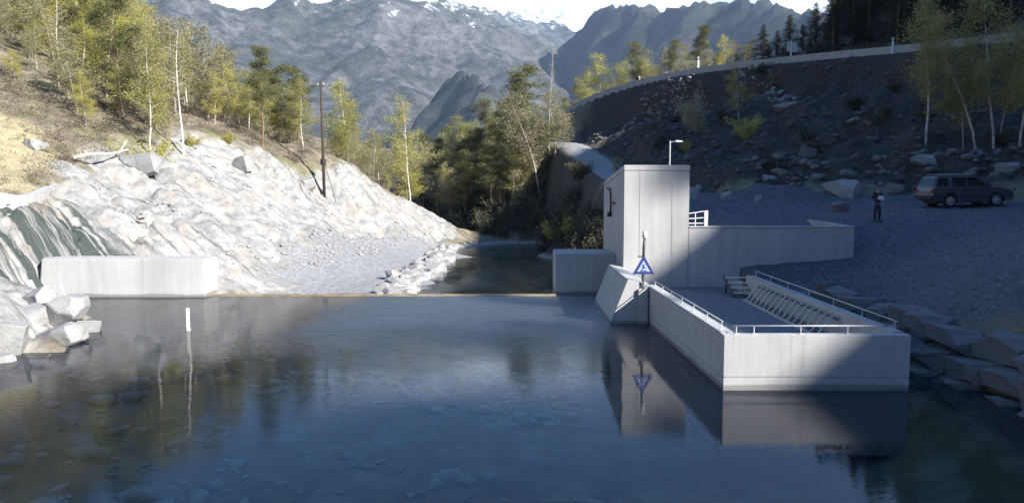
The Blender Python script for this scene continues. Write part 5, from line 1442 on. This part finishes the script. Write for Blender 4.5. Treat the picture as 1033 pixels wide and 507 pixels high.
for sg_ in (-1, 1):
    MB().tube([(-1.9, sg_ * 0.66, 1.86), (-1.8, sg_ * 0.66, 1.91), (0.0, sg_ * 0.66, 1.905), (0.12, sg_ * 0.66, 1.85)], 0.022, 6).build("roof_rail", M['alloy'], car)
    MB().box(-2.3, 2.3, sg_ * 0.935 - 0.02, sg_ * 0.935 + 0.02, 0.58, 0.70).build("side_moulding", M['car_trim'], car, 0.01)
    MB().box(-0.95, 0.95, sg_ * 0.90 - 0.06, sg_ * 0.90 + 0.06, 0.28, 0.36).build("side_step", M['car_trim'], car, 0.01)
    MB().box(0.62, 0.82, sg_ * 1.0 - 0.09, sg_ * 1.0 + 0.09, 1.20, 1.36).build("mirror", M['car_paint'], car, 0.03)
    for x in (-0.55, 0.42):
        MB().box(x - 0.1, x + 0.1, sg_ * 0.95 - 0.015, sg_ * 0.95 + 0.015, 1.02, 1.06).build("door_handle", M['car_trim'], car)
    for x in (-1.3, -0.38, 0.95):
        MB().box(x - 0.006, x + 0.006, sg_ * 0.938 - 0.004, sg_ * 0.938 + 0.004, 0.42, 1.14).build("door_seam", M['car_trim'], car)
    MB().box(-2.46, -2.30, sg_ * 0.82 - 0.1, sg_ * 0.82 + 0.105, 0.86, 1.10).build("tail_lamp", M['lamp_red'], car, 0.02)
    MB().box(2.20, 2.42, sg_ * 0.78 - 0.14, sg_ * 0.78 + 0.14, 0.80, 0.95).build("headlight", M['lamp_clear'], car, 0.02)
    for wx in (-WX, WX):
        y0 = sg_ * 0.70
        wmb = MB().tube([(wx, y0, 0.37), (wx, y0 + sg_ * 0.03, 0.37), (wx, y0 + sg_ * 0.21, 0.37), (wx, y0 + sg_ * 0.24, 0.37)], [0.31, 0.37, 0.37, 0.33], 24)
        wh = wmb.build("wheel", M['black'], car)
        MB().tube([(wx, y0 + sg_ * 0.2, 0.37), (wx, y0 + sg_ * 0.245, 0.37)], [0.23, 0.235], 20).build("rim", M['dark_steel'], wh)
        sp = MB()
        for q in range(5):
            a = q * 2 * math.pi / 5 + 0.3
            sp.tube([(wx, y0 + sg_ * 0.25, 0.37), (wx + 0.22 * math.cos(a), y0 + sg_ * 0.25, 0.37 + 0.22 * math.sin(a))], [0.055, 0.04], 6)
        sp.tube([(wx, y0 + sg_ * 0.235, 0.37), (wx, y0 + sg_ * 0.265, 0.37)], 0.06, 10)
        th = [(wx + 0.225 * math.cos(a), y0 + sg_ * 0.247, 0.37 + 0.225 * math.sin(a)) for a in np.linspace(0, 2 * math.pi, 21)]
        sp.tube(th, 0.022, 5)
        sp.build("spokes", M['alloy'], wh)
MB().box(-2.52, -2.36, -0.86, 0.86, 0.48, 0.68).build("rear_bumper", M['car_trim'], car, 0.03)
MB().box(2.36, 2.52, -0.86, 0.86, 0.40, 0.62).build("front_bumper", M['car_paint'], car, 0.03)
MB().box(2.38, 2.46, -0.5, 0.5, 0.70, 0.90).build("grille", M['car_trim'], car, 0.01)
MB().box(-2.1, 2.1, -0.68, 0.68, 0.26, 0.5).build("underbody", M['car_trim'], car)

# ------------------------------------------------------------------ person
M['skin'] = simple("skin_mat", (0.46, 0.29, 0.21), 0.55)
M['jacket'] = simple("jacket_mat", (0.035, 0.042, 0.045), 0.85, 0, 0.3, 9)
M['trousers'] = simple("trousers_mat", (0.018, 0.022, 0.045), 0.85, 0, 0.3, 9)
M['vest'] = simple("shirt_hem_mat", (0.07, 0.085, 0.06), 0.85)
M['cap'] = simple("cap_mat", (0.11, 0.12, 0.13), 0.8)
PX, PY = at_px(885, 215, 40.0).x, 40.0
per = thing("person", "person in dark jacket and trousers holding a pale tablet on the yard", "person", (PX, PY, hz(PX, PY)), R(6))
def skin_obj(name, pts, edges, radii, mat, root, sub=2):
    me = bpy.data.meshes.new(name); me.from_pydata(pts, edges, [])
    o = link(bpy.data.objects.new(name, me), per)
    sk = o.modifiers.new("skin", 'SKIN'); sk.use_smooth_shade = True
    for i, r_ in enumerate(radii):
        sv = me.skin_vertices[0].data[i]; sv.radius = r_ if hasattr(r_, '__len__') else (r_, r_); sv.use_root = (i == root)
    ss = o.modifiers.new("sub", 'SUBSURF'); ss.levels = sub; ss.render_levels = sub
    me.materials.append(M[mat]); return o
def person_mesh_layer(o):
    pass
# body: head, neck, chest core, arms and hands with fingers (faces -Y, towards the camera)
pts = [(0, 0.02, 0.98), (0, 0.02, 1.22), (0, 0.02, 1.42), (0, 0.01, 1.50), (0, 0.0, 1.57), (0, -0.01, 1.64), (0, -0.005, 1.70), (0, -0.10, 1.625)]
rad = [0.11, 0.12, 0.10, 0.055, 0.068, 0.082, 0.06, 0.016]
edg = [(0, 1), (1, 2), (2, 3), (3, 4), (4, 5), (5, 6), (5, 7)]
for sg_ in (-1, 1):
    b = len(pts)
    pts += [(sg_ * 0.17, 0.02, 1.40), (sg_ * 0.25, 0.05, 1.13), (sg_ * 0.13, -0.20, 1.14), (sg_ * 0.095, -0.26, 1.16)]
    rad += [0.055, 0.042, 0.030, 0.030]
    edg += [(2, b), (b, b + 1), (b + 1, b + 2), (b + 2, b + 3)]
    for j in range(4):
        c = len(pts); dx = sg_ * (0.075 - 0.0 * j); zz = 1.195 - j * 0.024
        pts += [(sg_ * 0.082, -0.285, zz), (sg_ * 0.050, -0.315 + 0.004 * j, zz), (sg_ * 0.02, -0.312, zz - 0.004)]
        rad += [0.010, 0.009, 0.008]; edg += [(b + 3, c), (c, c + 1), (c + 1, c + 2)]
    c = len(pts); pts += [(sg_ * 0.075, -0.245, 1.205), (sg_ * 0.05, -0.262, 1.235)]; rad += [0.011, 0.009]; edg += [(b + 3, c), (c, c + 1)]
body = skin_obj("body", pts, edg, rad, 'skin', 0)
for sg_ in (-1, 1):
    b = MB(); b.tube([(sg_ * 0.03, -0.075, 1.645), (sg_ * 0.03, -0.09, 1.645)], [0.011, 0.007], 8); b.build("eye", M['black'], per)
    b = MB(); b.tube([(sg_ * 0.078, 0.0, 1.60), (sg_ * 0.09, 0.005, 1.63), (sg_ * 0.08, 0.01, 1.66)], [0.012, 0.02, 0.012], 8); b.build("ear", M['skin'], per, smooth=True)
b = MB(); b.tube([(-0.022, -0.086, 1.585), (0, -0.092, 1.583), (0.022, -0.086, 1.585)], 0.006, 6); b.build("mouth", M['lamp_red'], per)
# jacket
pts = [(0, 0.02, 0.95), (0, 0.02, 1.10), (0, 0.02, 1.28), (0, 0.02, 1.42), (0, 0.015, 1.49)]
rad = [(0.185, 0.135), (0.175, 0.13), (0.195, 0.14), (0.15, 0.11), (0.075, 0.075)]
edg = [(0, 1), (1, 2), (2, 3), (3, 4)]
for sg_ in (-1, 1):
    b = len(pts); pts += [(sg_ * 0.19, 0.02, 1.405), (sg_ * 0.265, 0.05, 1.13), (sg_ * 0.15, -0.165, 1.14)]; rad += [0.082, 0.066, 0.05]; edg += [(3, b), (b, b + 1), (b + 1, b + 2)]
skin_obj("jacket", pts, edg, rad, 'jacket', 0)
skin_obj("shirt_hem", [(0, 0.02, 0.86), (0, 0.02, 0.97)], [(0, 1)], [(0.188, 0.14), (0.18, 0.135)], 'vest', 0)
pts = [(0, 0.02, 0.92), (0, 0.02, 0.84)]; rad = [(0.165, 0.12), (0.15, 0.115)]; edg = [(0, 1)]
for sg_ in (-1, 1):
    b = len(pts); pts += [(sg_ * 0.10, 0.02, 0.78), (sg_ * 0.115, 0.0, 0.46), (sg_ * 0.12, 0.02, 0.10)]; rad += [0.105, 0.078, 0.066]; edg += [(1, b), (b, b + 1), (b + 1, b + 2)]
skin_obj("trousers", pts, edg, rad, 'trousers', 0)
for sg_ in (-1, 1):
    m = MB(); m.tube([(sg_ * 0.12, 0.08, 0.06), (sg_ * 0.122, 0.0, 0.058), (sg_ * 0.13, -0.12, 0.045), (sg_ * 0.132, -0.18, 0.035)], [0.05, 0.058, 0.05, 0.03], 10); m.build("shoe", M['black'], per, smooth=True)
m = MB(); m.tube([(0, 0.0, 1.665), (0, 0.0, 1.70), (0, 0.002, 1.735), (0, 0.002, 1.752)], [0.098, 0.098, 0.075, 0.03], 16); m.prism([(-0.07, -0.085, 1.668), (0.07, -0.085, 1.668), (0.05, -0.165, 1.655), (-0.05, -0.165, 1.655)], [(-0.07, -0.085, 1.682), (0.07, -0.085, 1.682), (0.05, -0.165, 1.667), (-0.05, -0.165, 1.667)])
m.build("cap", M['cap'], per, smooth=False)
tb = thing("tablet", "pale tablet held in both hands by the person", "tablet", (PX, PY, hz(PX, PY)), R(6))
m = MB(); m.prism([(-0.14, -0.325, 1.10), (0.14, -0.325, 1.10), (0.14, -0.275, 1.29), (-0.14, -0.275, 1.29)], [(-0.14, -0.313, 1.097), (0.14, -0.313, 1.097), (0.14, -0.263, 1.287), (-0.14, -0.263, 1.287)])
m.build("case", M['white'], tb, 0.004)
m = MB(); m.box(-0.12, 0.12, -0.289, -0.287, 1.12, 1.27)
# ------------------------------------------------------------------ air
n = NT("haze_mat"); n.t.nodes.remove(n.b)
pv = n.n("ShaderNodeVolumePrincipled"); pv.inputs["Color"].default_value = (0.50, 0.70, 1.0, 1); pv.inputs["Density"].default_value = 0.00011
pv.inputs["Anisotropy"].default_value = 0.2
n.l(pv.outputs[0], n.out.inputs["Volume"])
hb = MB().box(-3200, 3200, -400, 7600, -75, 1900).build("haze", n.m)
stuff(hb)
